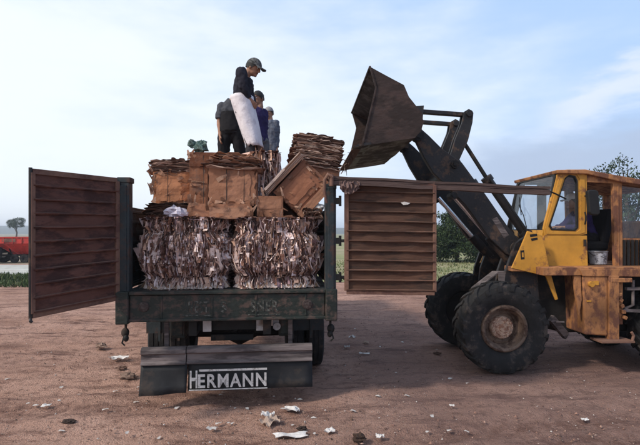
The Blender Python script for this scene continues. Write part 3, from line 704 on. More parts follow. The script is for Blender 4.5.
# ------------------------------------------------------------------ bales
PAL = [(.085, .046, .040), (.16, .085, .068), (.22, .125, .10), (.29, .18, .15), (.38, .26, .22), (.50, .40, .38), (.62, .54, .57), (.26, .18, .21), (.05, .034, .034), (.13, .075, .066), (.19, .105, .085), (.34, .26, .28)]
WTS = [10, 14, 14, 12, 9, 6, 4, 7, 10, 12, 12, 5]
def pick(): 
    c_ = random.choices(PAL, WTS)[0]; k = random.uniform(.8, 1.2); return tuple(x * k for x in c_)
def shredded_bale(name, label, loc, rz, w_, d_, h_, n, straps=(.18, .82), group=None, faces='flrt', cat='bale', vert=True):
    t = thing(name, label, cat, loc, rz, group)
    def s(z):
        q = .96 + .075 * math.sin(z / h_ * math.pi)
        for sz in straps: q -= .088 * math.exp(-((z - sz * h_) / .042) ** 2)
        return q
    mb = MB(); nz, na = 16, 16
    def surf(face, u, z, o=0):          # u in -.5...5 along the face
        k = s(z + .022 * noise.noise(Vector((u * 5, ord(face), w_ * 9 + h_)))) + .028 * noise.noise(Vector((u * 4, z * 4, ord(face) + 9 + w_ * 5)))
        x, y = {'f': (u * w_, -d_ / 2), 'b': (u * w_, d_ / 2), 'l': (-w_ / 2, u * d_), 'r': (w_ / 2, u * d_)}[face]
        r_ = .5; ru = abs(u) * 2
        rnd = 1 - .16 * (max(0, ru - .66) / .34) ** 1.6
        nrm = {'f': Vector((0, -1, 0)), 'b': Vector((0, 1, 0)), 'l': Vector((-1, 0, 0)), 'r': Vector((1, 0, 0))}[face]
        p_ = Vector((x * k, y * k, z))
        if face in 'fb': p_.y *= rnd
        else: p_.x *= rnd
        bul = .035 * noise.noise(Vector((u * 6, z * 5, ord(face) + w_))) + .016 * noise.noise(Vector((u * 22, z * 18, ord(face) + 5)))
        return p_ + nrm * (bul + o)
    for fc in 'fblr':
        for i in range(na):
            for j in range(nz):
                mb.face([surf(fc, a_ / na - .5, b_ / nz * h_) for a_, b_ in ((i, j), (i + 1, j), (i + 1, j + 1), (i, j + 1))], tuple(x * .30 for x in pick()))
    for i in range(na):
        for j in range(na):
            q = []
            for a_, b_ in ((i, j), (i + 1, j), (i + 1, j + 1), (i, j + 1)):
                u = a_ / na - .5; v = b_ / na - .5
                q.append((u * w_ * s(h_), v * d_ * s(h_), h_ + .02 * noise.noise(Vector((u * 9, v * 9, 2)))))
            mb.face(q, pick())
    fl = [f for f in faces if f != 't']
    wt = {'f': 6, 'l': 2, 'r': 2, 'b': 1}
    for _ in range(n):
        fc = random.choices(fl, [wt[f] for f in fl])[0]
        u0 = random.uniform(-.495, .495); L = (random.uniform(.04, .16) if random.random() < .6 else random.uniform(.15, .42)) * min(1, h_ / .8); z0 = random.uniform(-.02, h_ - L * .55)
        big = 0; wd = random.uniform(.004, .017) if random.random() < .78 else random.uniform(.02, .055); lean = random.gauss(0, .24) if random.random() < .88 else random.uniform(-.9, .9)
        if wd > .02: lean *= .3; L = min(L, .26)
        o0 = random.uniform(-.01, .04); curl = random.gauss(0, .035); c_ = pick(); tw = random.uniform(-.02, .02); prev = None
        if random.random() < .42: c_ = shade(random.choice([(.78, .66, .63), (.68, .52, .48), (.80, .72, .76), (.56, .38, .30)]), random.uniform(.8, 1.15))
        for sz in straps:            # scraps fold over at the wires, few run across them
            zs = sz * h_
            if z0 < zs < z0 + L and random.random() < .8:
                if zs - z0 > L / 2: L = zs - z0 + random.uniform(-.01, .012)
                else: L = z0 + L - zs; z0 = zs + random.uniform(-.012, .01)
        ns = 6; fd = (w_ if fc in 'fb' else d_)
        for k in range(ns + 1):
            v = k / ns; z = z0 + L * v * math.cos(lean); uu = u0 + L * v * math.sin(lean) / fd
            z = max(-.005, min(h_ + .03, z)); 
            o = o0 + curl * (v - .5) ** 2 * 2.5 + .008 * math.sin(v * L * 30 + u0 * 40)
            A_ = surf(fc, max(-.56, uu - wd / 2 / fd), z, o + tw); B_ = surf(fc, min(.56, uu + wd / 2 / fd), z, o - tw)
            if prev: mb.face([prev[0], prev[1], B_, A_], c_)
            prev = (A_, B_)
    for _ in range(n // 9):              # loose ends along the top edge
        u = random.uniform(-.5, .5); x = u * w_ * s(h_); y = -d_ / 2 * s(h_) + random.uniform(-.02, d_ * .6) * random.random(); c_ = pick(); c_ = tuple(x_ * 1.25 for x_ in c_)
        L = random.uniform(.03, .09); a = random.uniform(0, 6.3); dv = Vector((math.cos(a), math.sin(a), random.uniform(-.1, .35))) * L; sv = Vector((-math.sin(a), math.cos(a), random.uniform(-.3, .3))) * random.uniform(.012, .04)
        p_ = Vector((x, y, h_ + random.uniform(0, .02))); mb.face([p_ - dv - sv, p_ - dv + sv, p_ + dv + sv, p_ + dv - sv], c_)
    for _ in range(n // 40):            # splayed flaps at the foot of the bale
        u = random.uniform(-.5, .5); c_ = random.choice([(.45, .38, .35), (.55, .5, .5), (.25, .17, .12)]); a = surf('f', u, .12, .01); b_ = surf('f', u + random.uniform(-.1, .1), .01, .05); sv = Vector((random.uniform(.012, .03), 0, random.uniform(-.01, .01)))
        mb.face([a - sv, a + sv, b_ + sv, b_ - sv], c_)
    mb.build('scrap_mass', M['paper'], t, merge=False)
    for sz in straps:
        mb = MB(); z = sz * h_; pts = []
        for fc, sg in (('f', 1), ('r', 1), ('b', -1), ('l', -1)):
            for k in range(9):
                u = (k / 9 - .5) * sg; pts.append(surf(fc, u, z, .022))
        pts.append(pts[0]); mb.tube(pts, .005, 5); mb.build('baling_wire', M['wire'], t)
    return t
LB = 'big bales in the lower layer on the truck bed'
fl0 = 1.305
def bale_at(pxl, pxr, ly, dpt, h_, z0):
    a = T(pxl, 250, ly); b = T(pxr, 250, ly); return TW((a.x + b.x) / 2, ly + dpt / 2, z0), b.x - a.x
loc, wd = bale_at(144, 223, .16, .8, .8, fl0)
shredded_bale('paper_bale', 'left wide shredded paper bale at the back of the truck bed under the bag', loc, TY, wd, .8, .80, 4600, group=LB)
loc, wd = bale_at(236, 315, .16, .8, .8, fl0)
shredded_bale('paper_bale', 'right wide shredded paper bale at the back of the truck bed under the tilted box', loc, TY + R(1.5), wd, .8, .80, 4600, group=LB)

def crumple(mb, c, d, rot=None, seg=8, amp=.012, col=(.3, .18, .12), seed=0, var=.12, fq=6):
    """a box of card: subdivided sides with dents and slight colour changes"""
    c = Vector(c); d = Vector(d)
    def pt(p):
        n_ = Vector((noise.noise(p * fq + Vector((seed, 0, 0))), noise.noise(p * fq + Vector((0, seed, 7))), noise.noise(p * fq + Vector((3, 0, seed)))))
        q = p + n_ * amp; return c + (rot @ q if rot else q)
    for ax in range(3):
        u, v = [(1, 2), (0, 2), (0, 1)][ax]
        for sg in (-.5, .5):
            for i in range(seg):
                for j in range(seg):
                    q = []
                    for a, b in ((i, j), (i + 1, j), (i + 1, j + 1), (i, j + 1)):
                        p_ = Vector((0, 0, 0)); p_[ax] = sg * d[ax]; p_[u] = (a / seg - .5) * d[u]; p_[v] = (b / seg - .5) * d[v]; q.append(pt(p_))
                    k = 1 + random.uniform(-var, var) * .35 + var * noise.noise(Vector((i * .5, j * .5, seed + ax)))
                    mb.face(q, tuple(x * k for x in col))
def panel(mb, o, ux, uz, wx, wz, col, amp=.008, seed=0, seg=8, thick=.005, nrm=Vector((0, -1, 0)), rag=.0):
    ux = Vector(ux); uz = Vector(uz); o = Vector(o)
    G = []
    for j in range(seg + 1):
        row = []
        for i in range(seg + 1):
            a, b = i / seg, j / seg
            rr = rag * noise.noise(Vector((a * 5, b * 5, seed + 4))) if (i in (0, seg) or j in (0, seg)) else 0
            row.append(o + ux * (a * wx + rr) + uz * (b * wz + rr) + nrm * amp * (1 + noise.noise(Vector((a * 3, b * 3, seed)))))
        G.append(row)
    for j in range(seg):
        for i in range(seg):
            k = 1 + .10 * noise.noise(Vector((i * .7, j * .7, seed)))
            mb.face([G[j][i], G[j][i + 1], G[j + 1][i + 1], G[j + 1][i]], tuple(x * k for x in col))
    # the visible cut edge
    for i in range(seg):
        for r in (0, seg): mb.face([G[r][i], G[r][i + 1], G[r][i + 1] - nrm * thick, G[r][i] - nrm * thick], tuple(x * .6 for x in col))
        for r in (0, seg): mb.face([G[i][r], G[i + 1][r], G[i + 1][r] - nrm * thick, G[i][r] - nrm * thick], tuple(x * .6 for x in col))
def layers(mb, c, w_, d_, z0, z1, n, rot=None, jit=.03, pal=None, amp=.015):
    """stack of flattened sheets seen from their edges"""
    c = Vector(c)
    n = int(n * 2.4)
    for k in range(n):
        part = 1 if k % 3 == 0 else random.uniform(.35, 1)
        z = z0 + (z1 - z0) * (k + .5) / n; ww = w_ * random.uniform(.88, 1.06) * part; dd_ = d_ * random.uniform(.9, 1.05); ox, oy = random.gauss(0, jit) + (1 - part) * w_ * random.uniform(-.5, .5), random.gauss(0, jit * .6)
        th = (z1 - z0) / n * random.uniform(.3, .8); col = pick() if pal is None else shade(random.choice(pal), random.uniform(.7, 1.3)); seed = random.random() * 50; m_ = 10
        top = []; bot = []
        per = [(-.5 + i / m_, -.5) for i in range(m_)] + [(.5, -.5 + i / m_) for i in range(m_)] + [(.5 - i / m_, .5) for i in range(m_)] + [(-.5, .5 - i / m_) for i in range(m_)]
        for u, v in per:
            rg = 1 + .10 * noise.noise(Vector((u * 9, v * 9, seed)))
            zz = z + amp * noise.noise(Vector((u * 3.3, v * 3.3, seed * .1 + k * .12))) + amp * .7 * noise.noise(Vector((u * 9, v * 9, seed))) - .03 * (abs(u) > .45) * random.random()
            p_ = Vector((u * ww * rg + ox, v * dd_ * rg + oy, zz)); q_ = p_ - Vector((0, 0, th))
            top.append(c + (rot @ p_ if rot else p_)); bot.append(c + (rot @ q_ if rot else q_))
        L_ = len(per); 
        mb.faces(top + bot, [tuple(range(L_)), tuple(range(2 * L_ - 1, L_ - 1, -1))] + [(i, i + L_, (i + 1) % L_ + L_, (i + 1) % L_) for i in range(L_)], col)
CB = [(.30, .165, .105), (.36, .21, .14), (.24, .13, .085), (.40, .25, .18), (.18, .10, .07), (.33, .26, .23)]
GB = [(.24, .17, .15), (.34, .26, .23), (.15, .10, .085), (.50, .42, .39), (.09, .06, .055), (.62, .55, .52)]
UG = 'cardboard bales piled on top of the load'
def torn(mb, c, w_, d_, h_, n):
    # ragged card tongues hanging over the front and the corners of a bale
    c = Vector(c)
    for _ in range(n):
        u = random.choice([-.5, .5, random.uniform(-.5, .5), random.uniform(-.5, .5)]); z = random.choice([random.uniform(0, 1), 1, 0, random.random()])
        p_ = c + Vector((u * w_, -d_ / 2 - random.uniform(.0, .02), (z - .5) * h_)); a = random.uniform(-.6, .6) + (math.pi / 2 if random.random() < .6 else 0)
        L = random.uniform(.03, .14); wd = random.uniform(.006, .03); dv = Vector((math.cos(a), -random.uniform(0, .35), math.sin(a))) * L; sv = Vector((-math.sin(a), 0, math.cos(a))) * wd
        col = shade(random.choice([(.34, .21, .15), (.28, .16, .11), (.42, .30, .24), (.15, .085, .06)]), random.uniform(.8, 1.2))
        m_ = p_ + dv * .5 + Vector((0, -.006, 0)); mb.face([p_ - sv, p_ + sv, m_ + sv * .8, m_ - sv * .9], col); mb.face([m_ - sv * .9, m_ + sv * .8, p_ + dv + sv * .3, p_ + dv - sv * .5], col)
def wires(t, c, w_, d_, h_, us):
    for u in us:
        mb = MB(); x = u * w_; e = .024; c_ = Vector(c)
        mb.tube([c_ + Vector(q) for q in ((x, -d_ / 2 - e, -h_ / 2), (x + .006, -d_ / 2 - e, 0), (x, -d_ / 2 - e, h_ / 2 + .01), (x, d_ / 2 + e, h_ / 2 + .01), (x, d_ / 2 + e, -h_ / 2))], .0032, 5); mb.build('baling_wire', M['wire'], t)
# left crushed-top bale
ly = .36; a = T(153, 203, ly); b = T(192, 172, ly); wd = b.x - a.x + .12; z0, zm = a.z, b.z; ztop = T(160, 159, ly).z
t = thing('cardboard_bale', 'orange brown cardboard bale with crushed grey top, leftmost of the upper pile', 'bale', TW(a.x + wd / 2, ly + .3, z0), TY, UG)
mb = MB(); crumple(mb, (0, 0, (zm - z0) / 2), (wd, .6, zm - z0), amp=.03, col=(.37, .185, .105), seed=3, seg=12, fq=8)
panel(mb, (-wd / 2 + .04, -.31, .02), (1, 0, 0), (0, 0, 1), wd * .52, (zm - z0) * .8, (.42, .22, .13), seed=1, rag=.03, amp=.016)
panel(mb, (wd * .06, -.315, .03), (1, 0, .02), (0, 0, 1), wd * .42, (zm - z0) * .55, (.28, .125, .07), seed=2, rag=.04, amp=.014)
torn(mb, (0, 0, (zm - z0) / 2), wd, .62, zm - z0, 26)
wires(t, (0, 0, (zm - z0) / 2), wd, .62, zm - z0, (-.2, .25))
mb.build('box_mass', M['card'], t, merge=False)
mb = MB(); layers(mb, (-.01, 0, 0), wd * 1.04, .62, zm - z0 - .02, ztop - z0, 14, pal=GB, jit=.018, amp=.03)
mb.build('crushed_top', M['card'], t, merge=False)
# rags of card under it
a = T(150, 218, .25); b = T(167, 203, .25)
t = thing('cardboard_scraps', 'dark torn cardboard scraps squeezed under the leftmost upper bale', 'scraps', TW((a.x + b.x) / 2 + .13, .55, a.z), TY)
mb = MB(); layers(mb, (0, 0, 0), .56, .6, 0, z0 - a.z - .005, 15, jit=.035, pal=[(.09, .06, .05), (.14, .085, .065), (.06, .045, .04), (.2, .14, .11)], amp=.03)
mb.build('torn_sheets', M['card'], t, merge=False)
def crumpled(name, label, cat, loc, size, m, seed, rz=0, col=(1, 1, 1), amp=.5, seg=18, group=None, fq=2.2):
    mb = MB(); vs = []; rr = seg // 2
    for i in range(rr + 1):
        th = math.pi * i / rr
        for k in range(seg):
            ph = 2 * math.pi * k / seg; d = Vector((math.sin(th) * math.cos(ph), math.sin(th) * math.sin(ph), math.cos(th)))
            q = 1 + amp * noise.fractal(d * fq + Vector((seed * 3.1, 0, 0)), .7, 2.2, 4); q = max(.25, q)
            vs.append((d.x * size[0] * q / 2, d.y * size[1] * q / 2, max(0, d.z * q * .5 + .42) * size[2]))
    mb.faces(vs, [(i * seg + k, (i + 1) * seg + k, (i + 1) * seg + (k + 1) % seg, i * seg + (k + 1) % seg) for i in range(rr) for k in range(seg)], col)
    o = mb.build(name, m, loc=loc); o.rotation_euler = (0, 0, rz); return tag(o, label, cat, group)
a = T(176, 218, .2)
crumpled('plastic_bag', 'pale lilac crumpled plastic bag wedged on the left lower bale', 'bag', TW(a.x, .27, a.z - .005), (.28, .2, .16), M['plastic'], 4)
# middle bale with panels
ly = .24; a = T(190, 204, ly); b = T(257, 166, ly); wd = b.x - a.x; z0 = a.z; zt = T(200, 152.5, ly).z; H2 = zt - z0
t = thing('cardboard_bale', 'large brown cardboard bale with torn layered top in the middle of the pile', 'bale', TW(a.x + wd / 2, ly + .32, z0), TY, UG)
mb = MB(); crumple(mb, (0, 0, H2 * .46), (wd, .62, H2 * .92), amp=.022, col=(.25, .13, .085), seed=8, seg=12, fq=8)
panel(mb, (-wd / 2 - .004, -.318, .0), (1, 0, 0), (0, 0, 1), wd * .27, H2 * .76, (.275, .14, .088), seed=11)
panel(mb, (-wd / 2 + .0, -.335, H2 * .72), (1, 0, 0), (0, 0, 1), wd * .42, H2 * .28, (.15, .07, .045), seed=12, thick=.05)
panel(mb, (-wd / 2 + wd * .28, -.322, .0), (1, 0, 0), (0, 0, 1), wd * .70, H2 * .70, (.33, .185, .125), seed=13, rag=.035, amp=.014)
panel(mb, (-wd / 2 + wd * .50, -.330, .03), (1, 0, .03), (0, 0, 1), wd * .40, H2 * .5, (.37, .215, .15), seed=14, rag=.045, amp=.012)
panel(mb, (-wd / 2 + wd * .02, -.329, H2 * .42), (1, 0, -.05), (0, 0, 1), wd * .2, .018, (.42, .28, .2), seed=15)
torn(mb, (0, 0, H2 * .45), wd, .65, H2 * .9, 44)
wires(t, (0, 0, H2 * .46), wd, .64, H2 * .92, (-.3, .04, .3))
mb.build('box_mass', M['card'], t, merge=False)
mb = MB(); layers(mb, (wd * .13, -.03, 0), wd * .80, .66, H2 * .70, H2 * .97, 15, jit=.035, pal=GB + CB, amp=.035, rot=Euler((0, R(3), 0)).to_matrix())
layers(mb, (-wd * .1, .05, 0), wd * .9, .6, H2 * .93, H2 * 1.02, 3, jit=.01, pal=CB, amp=.01)
mb.build('torn_top', M['card'], t, merge=False)
a = T(189, 219, .18); b = T(252, 204, .18)
t = thing('flattened_box', 'long flattened tan box lying under the middle cardboard bale', 'box', TW((a.x + b.x) / 2, .47, a.z), TY)
mb = MB(); crumple(mb, (0, 0, (b.z - a.z) / 2), (b.x - a.x, .58, b.z - a.z - .004), amp=.008, col=(.36, .20, .135), seed=21)
panel(mb, (-.13, -.294, .005), (1, 0, 0), (0, 0, 1), .5, .13, (.42, .26, .185), seed=22, amp=.004)
torn(mb, (0, 0, (b.z - a.z) / 2), b.x - a.x, .58, b.z - a.z, 26)
mb.build('box_body', M['card'], t, merge=False)
# shredded column right of it
a = T(255, 218, .5)
shredded_bale('paper_bale', 'narrow upright shredded paper bale between the middle bale and the tilted box', TW(T(263, 200, .5).x, .75, a.z), TY + R(8), .30, .5, T(262, 153, .5).z - a.z, 520, straps=(.3,), group=UG)
a = T(258, 218.5, .2); b = T(283, 196, .2)
t = thing('small_box', 'small plain tan box standing beside the foot of the tilted box', 'box', TW((a.x + b.x) / 2, .36, a.z), TY)
mb = MB(); crumple(mb, (0, 0, (b.z - a.z) / 2), (b.x - a.x, .3, b.z - a.z), amp=.007, col=(.30, .17, .115), seed=31); panel(mb, (-.13, -.152, .11), (1, 0, .04), (0, 0, 1), .26, .11, (.34, .2, .14), seed=32, amp=.003); torn(mb, (0, 0, (b.z - a.z) / 2), b.x - a.x, .3, b.z - a.z, 14)
mb.build('box_body', M['card'], t, merge=False)
# tilted box
ly = .3; P0 = T(304, 158.7, ly); sc = F / 5.6
t = thing('tilted_bale', 'big brown cardboard bale tipped on its corner beside the right post', 'bale', TW(T(300, 217, ly).x, ly, T(300, 217, ly).z), TY, UG)
base = Vector((T(300, 217, ly).x, ly, T(300, 217, ly).z))
ea = Vector((.737, 0, -.677)).normalized(); eb = Vector((-.677, 0, -.737)).normalized()
rotb = Matrix((ea, Vector((0, 1, 0)), -eb)).transposed()      # local x along ea, z up against eb
o = P0 - base
def tb(u, v, y=0): return o + ea * u + eb * v + Vector((0, y, 0))
mb = MB()
crumple(mb, tb(.21, .27, .32), (.40, .56, .54), rotb, amp=.012, col=(.27, .14, .095), seed=41)
panel(mb, tb(.02, .53, .035), ea, -eb, .34, .50, (.29, .15, .102), seed=42, amp=.005)
panel(mb, tb(.0, .55, .03), ea, -eb, .07, .55, (.20, .105, .075), seed=47, amp=.004)
panel(mb, tb(.10, .50, .028), ea, -eb, .2, .38, (.32, .165, .11), seed=48, amp=.006, rag=.03)
for _ in range(30):
    u, v = random.choice([(.03, random.uniform(.05, .5)), (.36, random.uniform(.05, .5)), (random.uniform(.04, .36), .04), (random.uniform(.04, .36), .5), (random.uniform(.04, .36), random.uniform(.05, .5))]); p_ = tb(u, v, .028); a_ = random.uniform(0, 6.3); L_ = random.uniform(.02, .09); dv = (ea * math.cos(a_) + eb * math.sin(a_)) * L_ + Vector((0, -.02, 0)); sv = (eb * math.cos(a_) - ea * math.sin(a_)) * random.uniform(.005, .02)
    mb.face([p_ - sv, p_ + sv, p_ + dv + sv * .5, p_ + dv - sv * .7], shade(random.choice([(.34, .21, .15), (.28, .16, .11), (.42, .30, .24), (.15, .085, .06)]), random.uniform(.8, 1.2)))
mb.build('box_mass', M['card'], t, merge=False)
mb = MB(); crumple(mb, tb(.44, .29, .24), (.09, .46, .52), rotb, amp=.010, col=(.36, .215, .15), seed=43); panel(mb, tb(.39, .54, -.002), ea, -eb, .1, .5, (.37, .22, .155), seed=44, amp=.004)
mb.build('side_flap', M['card'], t, merge=False)
mb = MB(); crumple(mb, tb(-.055, .29, .28), (.07, .6, .60), rotb, amp=.014, col=(.25, .165, .13), seed=45)
for k in range(5): panel(mb, tb(-.095 + k * .016, .62, -.03 + k * .006), ea, -eb, .010, .64, random.choice([(.45, .38, .35), (.33, .22, .16), (.5, .44, .41)]), seed=50 + k, amp=.006)
panel(mb, tb(-.10, .60, -.045), ea, -eb, .03, .34, (.56, .50, .48), seed=46, amp=.004)
mb.build('folded_lid', M['card'], t, merge=False)
# layered stack at the back right
ly = .95; a = T(291, 168, ly); b = T(341, 134, ly); wd = b.x - a.x
rot8 = Euler((0, R(7), 0)).to_matrix()
t = thing('layered_bale', 'grey brown bale of flat layered sheets behind the tilted box, topmost on the right', 'bale', TW((a.x + b.x) / 2, ly + .33, a.z), TY, UG)
mb = MB(); layers(mb, (0, 0, 0), wd, .6, .03, (b.z - a.z) * .93, 26, rot8, .022, GB + [(.3, .2, .17)], .02)
layers(mb, (-.05, 0, 0), wd * .7, .5, (b.z - a.z) * .9, (b.z - a.z) * 1.03, 4, rot8, .03, GB, .02)
mb.build('sheet_stack', M['card'], t, merge=False)
mb = MB(); crumple(mb, (.02, 0, -.05), (wd * .9, .58, .14), rot8, amp=.014, col=(.20, .11, .08), seed=61); mb.build('bottom_tray', M['card'], t, merge=False)
a = T(319, 209, .3)
crumpled('paper_wad', 'small white paper wad under the tilted bale beside the right post', 'paper', TW(a.x, .34, a.z - .04), (.12, .1, .12), M['litter'], 6, col=(.62, .6, .6))
a = T(313, 216, .22)
t = thing('torn_card', 'dark torn card scraps lying on the right lower bale below the tilted bale', 'scraps', TW(a.x, .4, 2.125), TY)
mb = MB(); layers(mb, (0, 0, 0), .2, .3, 0, .12, 6, jit=.03, pal=[(.09, .06, .05), (.14, .085, .065), (.3, .25, .23)], amp=.03); mb.build('torn_sheets', M['card'], t, merge=False)
# rest of the load, packed behind what the photograph shows
me0 = None
for i in range(4):
    for j in range(2):
        loc = TW(-.53 + 1.06 * j, 1.56 + i * 1.0, fl0)
        if me0 is None:
            mb = MB(); crumple(mb, (0, 0, .645), (1.03, .96, 1.29), amp=.02, col=(.24, .135, .09), seed=71); first = mb.build('packed_bale', M['card'], loc=loc, merge=False); ob = first; me0 = first
        else:
            ob = me0.copy(); COL.objects.link(ob); ob.location = loc
        ob.rotation_euler = (0, 0, TY); tag(ob, 'tall packed cardboard bale deep in the truck bed under the standing men', 'bale', 'tall bales deep in the truck bed')
# support under back-right stack
t = thing('prop_bale', 'brown cardboard bale under the layered sheets behind the tilted bale', 'bale', TW(.76, 1.24, 2.61), TY, UG)
mb = MB(); crumple(mb, (0, 0, .07), (.7, .6, .14), amp=.012, col=(.22, .12, .085), seed=72); mb.build('box_mass', M['card'], t, merge=False)
# green bag on the middle bale
p0 = T(197.5, 151, .4)
t = thing('green_bag', 'green plastic bag bunched on top of the middle cardboard bale', 'bag', TW(p0.x, .42, p0.z - .01), TY)
mb = MB()
for c_, r_, sd2 in (((.03, 0, .055), (.085, .06, .075), 1), ((-.075, 0, .10), (.045, .03, .05), 2), ((.05, .01, .11), (.05, .03, .035), 3)):
    seg = 16; vs = []
    for i in range(9):
        th = math.pi * i / 8
        for k in range(seg):
            ph = 2 * math.pi * k / seg; d = Vector((math.sin(th) * math.cos(ph), math.sin(th) * math.sin(ph), math.cos(th))); q = 1 + .6 * noise.fractal(d * 2 + Vector((sd2 * 5, 0, 0)), .7, 2, 4)
            vs.append(Vector(c_) + Vector((d.x * r_[0], d.y * r_[1], d.z * r_[2])) * q)
    mb.faces(vs, [(i * seg + k, (i + 1) * seg + k, (i + 1) * seg + (k + 1) % seg, i * seg + (k + 1) % seg) for i in range(8) for k in range(seg)])
mb.build('bag_body', M['bag_green'], t)
# rag tied at the corner of the right door, under the beam
p0 = inv(W(347, 181, 5.16))
mb = MB(); vs = []
n_ = 26
for i in range(n_):
    for j in range(9):
        u, v = i / (n_ - 1), j / 8
        x = -.08 + .22 * u; z = -.005 - (.09 + .05 * math.sin(u * 3.5)) * v
        vs.append(p0 + Vector((x, .0 - .012 * math.sin(u * 31 + v * 5 + 6 * noise.noise(Vector((u * 4, v * 3, 2)))) - .05 * noise.noise(Vector((u * 8, v * 3, 1))) - .02 * v, z + .02 * noise.noise(Vector((u * 9, v * 4, 7))))))
mb.faces(vs, [(i * 9 + j, (i + 1) * 9 + j, (i + 1) * 9 + j + 1, i * 9 + j + 1) for i in range(n_ - 1) for j in range(8)], (.17, .11, .10))
rag = mb.build('hanging_rag', M['litter'], smooth=60, loc=TO); rag.rotation_euler = (0, 0, TY)
so_ = rag.modifiers.new('solid', 'SOLIDIFY'); so_.thickness = .006
tag(rag, 'bunched brown and pink rag hanging under the cross beam by the right post', 'rag')
p0 = inv(W(405, 203.5, 5.24)); mb = MB(); mb.faces([p0 + Vector(v) for v in ((-.05, 0, .01), (-.01, -.012, .02), (.06, -.004, .005), (.03, -.015, -.012), (-.02, -.008, -.018))], [(0, 1, 4), (1, 3, 4), (1, 2, 3)], (.62, .58, .55))
sc_ = mb.build('paper_scrap', M['litter'], loc=TO); sc_.rotation_euler = (0, 0, TY); tag(sc_, 'small white paper scrap caught on the ribs of the right truck door', 'paper')

# ------------------------------------------------------------------ wheel loader
LYAW = R(2); LO = Vector((2.53, 7.25, 0)); LM = Matrix.Rotation(LYAW, 3, 'Z')
def L(px, py, v):
    d = LM.transposed() @ Vector(((px - HX) / F, 1, -(py - HY) / F)); c_ = LM.transposed() @ (CAM - LO)
    k = (v - c_.y) / d.y; return c_ + d * k
def LP(pts, v): return [L(x, y, v) for x, y in pts]
loader = thing('wheel_loader', 'old yellow articulated wheel loader with its bucket raised over the truck', 'loader', LO, LYAW)
# wheels
TR, TWD = .635, .42
def lug_tyre(mb, o):
    o = Vector(o); h = TWD / 2
    mb.lathe([(.33, -h * .72), (.42, -h * .98), (.53, -h), (.585, -h * .92), (.605, -h * .6), (.61, 0), (.605, h * .6), (.585, h * .92), (.53, h), (.42, h * .98), (.33, h * .72)], o, 'y', 56, closed=True)
    nl = 20
    for sg in (-1, 1):
        for k in range(nl):
            a0 = 2 * math.pi * (k + (.5 if sg > 0 else 0)) / nl; secs = []
            for q, (t_, r_o, r_i) in enumerate([(.0, TR, .59), (.45, TR, .585), (.80, TR - .01, .575), (.98, TR - .035, .55), (1.04, TR - .085, .52)]):
                ac = a0 + t_ * .26 - .1; hw = .068 if q < 3 else .060
                sec = []
                for da, r_ in ((-hw, r_i), (-hw * .8, r_o), (hw * .8, r_o), (hw, r_i)):
                    sec.append(o + Vector((r_ * math.cos(ac + da), sg * t_ * h, r_ * math.sin(ac + da))))
                secs.append(sec)
            vs = [p_ for s2 in secs for p_ in s2]; fs = []
            for i in range(4):
                for j in range(3): fs.append((i * 4 + j, i * 4 + j + 1, (i + 1) * 4 + j + 1, (i + 1) * 4 + j))
            fs += [(0, 1, 2, 3), (19, 18, 17, 16)]
            mb.faces(vs, fs)
def loader_wheel(u, v, sg):
    c_ = Vector((u, v, TR)); h = TWD / 2
    mb = MB()
    pr = [(.20, -.06), (.24, -.04), (.255, -.10), (.275, -.17), (.30, -.185), (.318, -.175), (.325, -.155), (.335, -.14), (.335, .14)]
    mb.lathe([(r_, t_ * sg * -1) for r_, t_ in pr], c_, 'y', 44)
    mb.lathe([(.001, sg * .02), (.25, sg * .03)], c_, 'y', 30)
    mb.lathe([(.001, -sg * .06), (.30, -sg * .08), (.334, -sg * .135)], c_, 'y', 30, mi=1)
    rim = mb.build('wheel', [M['rim'], M['dark']], loader, smooth=35)
    mb = MB(); lug_tyre(mb, c_); mb.build('tyre', M['tyre'], rim, smooth=30)
    mb = MB(); mb.lathe([(.001, sg * .115), (.05, sg * .115), (.055, sg * .10), (.105, sg * .10), (.11, sg * .09), (.15, sg * .085), (.16, sg * .07), (.165, sg * .02)], c_, 'y', 30)
    for k in range(12):
        a = k * math.pi / 6; q = c_ + Vector((.13 * math.cos(a), 0, .13 * math.sin(a))); mb.cyl(q + Vector((0, sg * .08, 0)), q + Vector((0, sg * .11, 0)), .013, 6)
    for k in range(6):
        a = k * math.pi / 3 + .2; q = c_ + Vector((.08 * math.cos(a), 0, .08 * math.sin(a))); mb.cyl(q + Vector((0, sg * .1, 0)), q + Vector((0, sg * .118, 0)), .010, 6)
    mb.build('hub', M['hub'], rim, smooth=35)
UF = L(506, 329, -.97).x
for u in (UF, UF + 2.55):
    loader_wheel(u, -.77, -1); loader_wheel(u, .77, 1)
mb = MB()
for u in (UF, UF + 2.55):
    mb.tube([(u, -.66, TR), (u, -.2, TR), (u, 0, TR), (u, .2, TR), (u, .66, TR)], [.10, .13, .24, .13, .10], 14)
build_each(mb, 'axle', M['dark'], loader, smooth=50)
# front frame
mb = MB()
mb.prism([(UF - .12, -.34, .5), (UF + .75, -.34, .5), (UF + .75, -.34, 1.0), (UF + .35, -.34, 1.25), (UF + .08, -.34, 1.1), (UF - .12, -.34, .8)], (0, .68, 0))
for v in (-.62, -.36, .30, .56):
    mb.prism(LP([(497, 300), (500, 272), (510, 243), (520, 236), (530, 244), (534, 300)], -.45)[:] and [Vector((q.x, v, q.z)) for q in LP([(497, 300), (500, 272), (510, 243), (520, 236), (530, 244), (534, 300)], -.45)], (0, .06, 0))
build_each(mb, 'front_frame', M['arm'], loader, bevel=.01)
mb = MB(); A_ = LP([(476, 289), (498, 272), (511, 272), (515, 290)], -.62)
mb.prism([A_[0], A_[1], A_[2], A_[2] - Vector((0, 0, .025)), A_[1] - Vector((0, 0, .025)), A_[0] - Vector((0, 0, .025))], (0, .2, 0)); mb.prism([A_[1], A_[2], A_[3] + Vector((0, 0, .0)), A_[1] - Vector((-.02, 0, .2))], (0, .02, 0))
build_each(mb, 'front_fender', M['bar'], loader, bevel=.004)
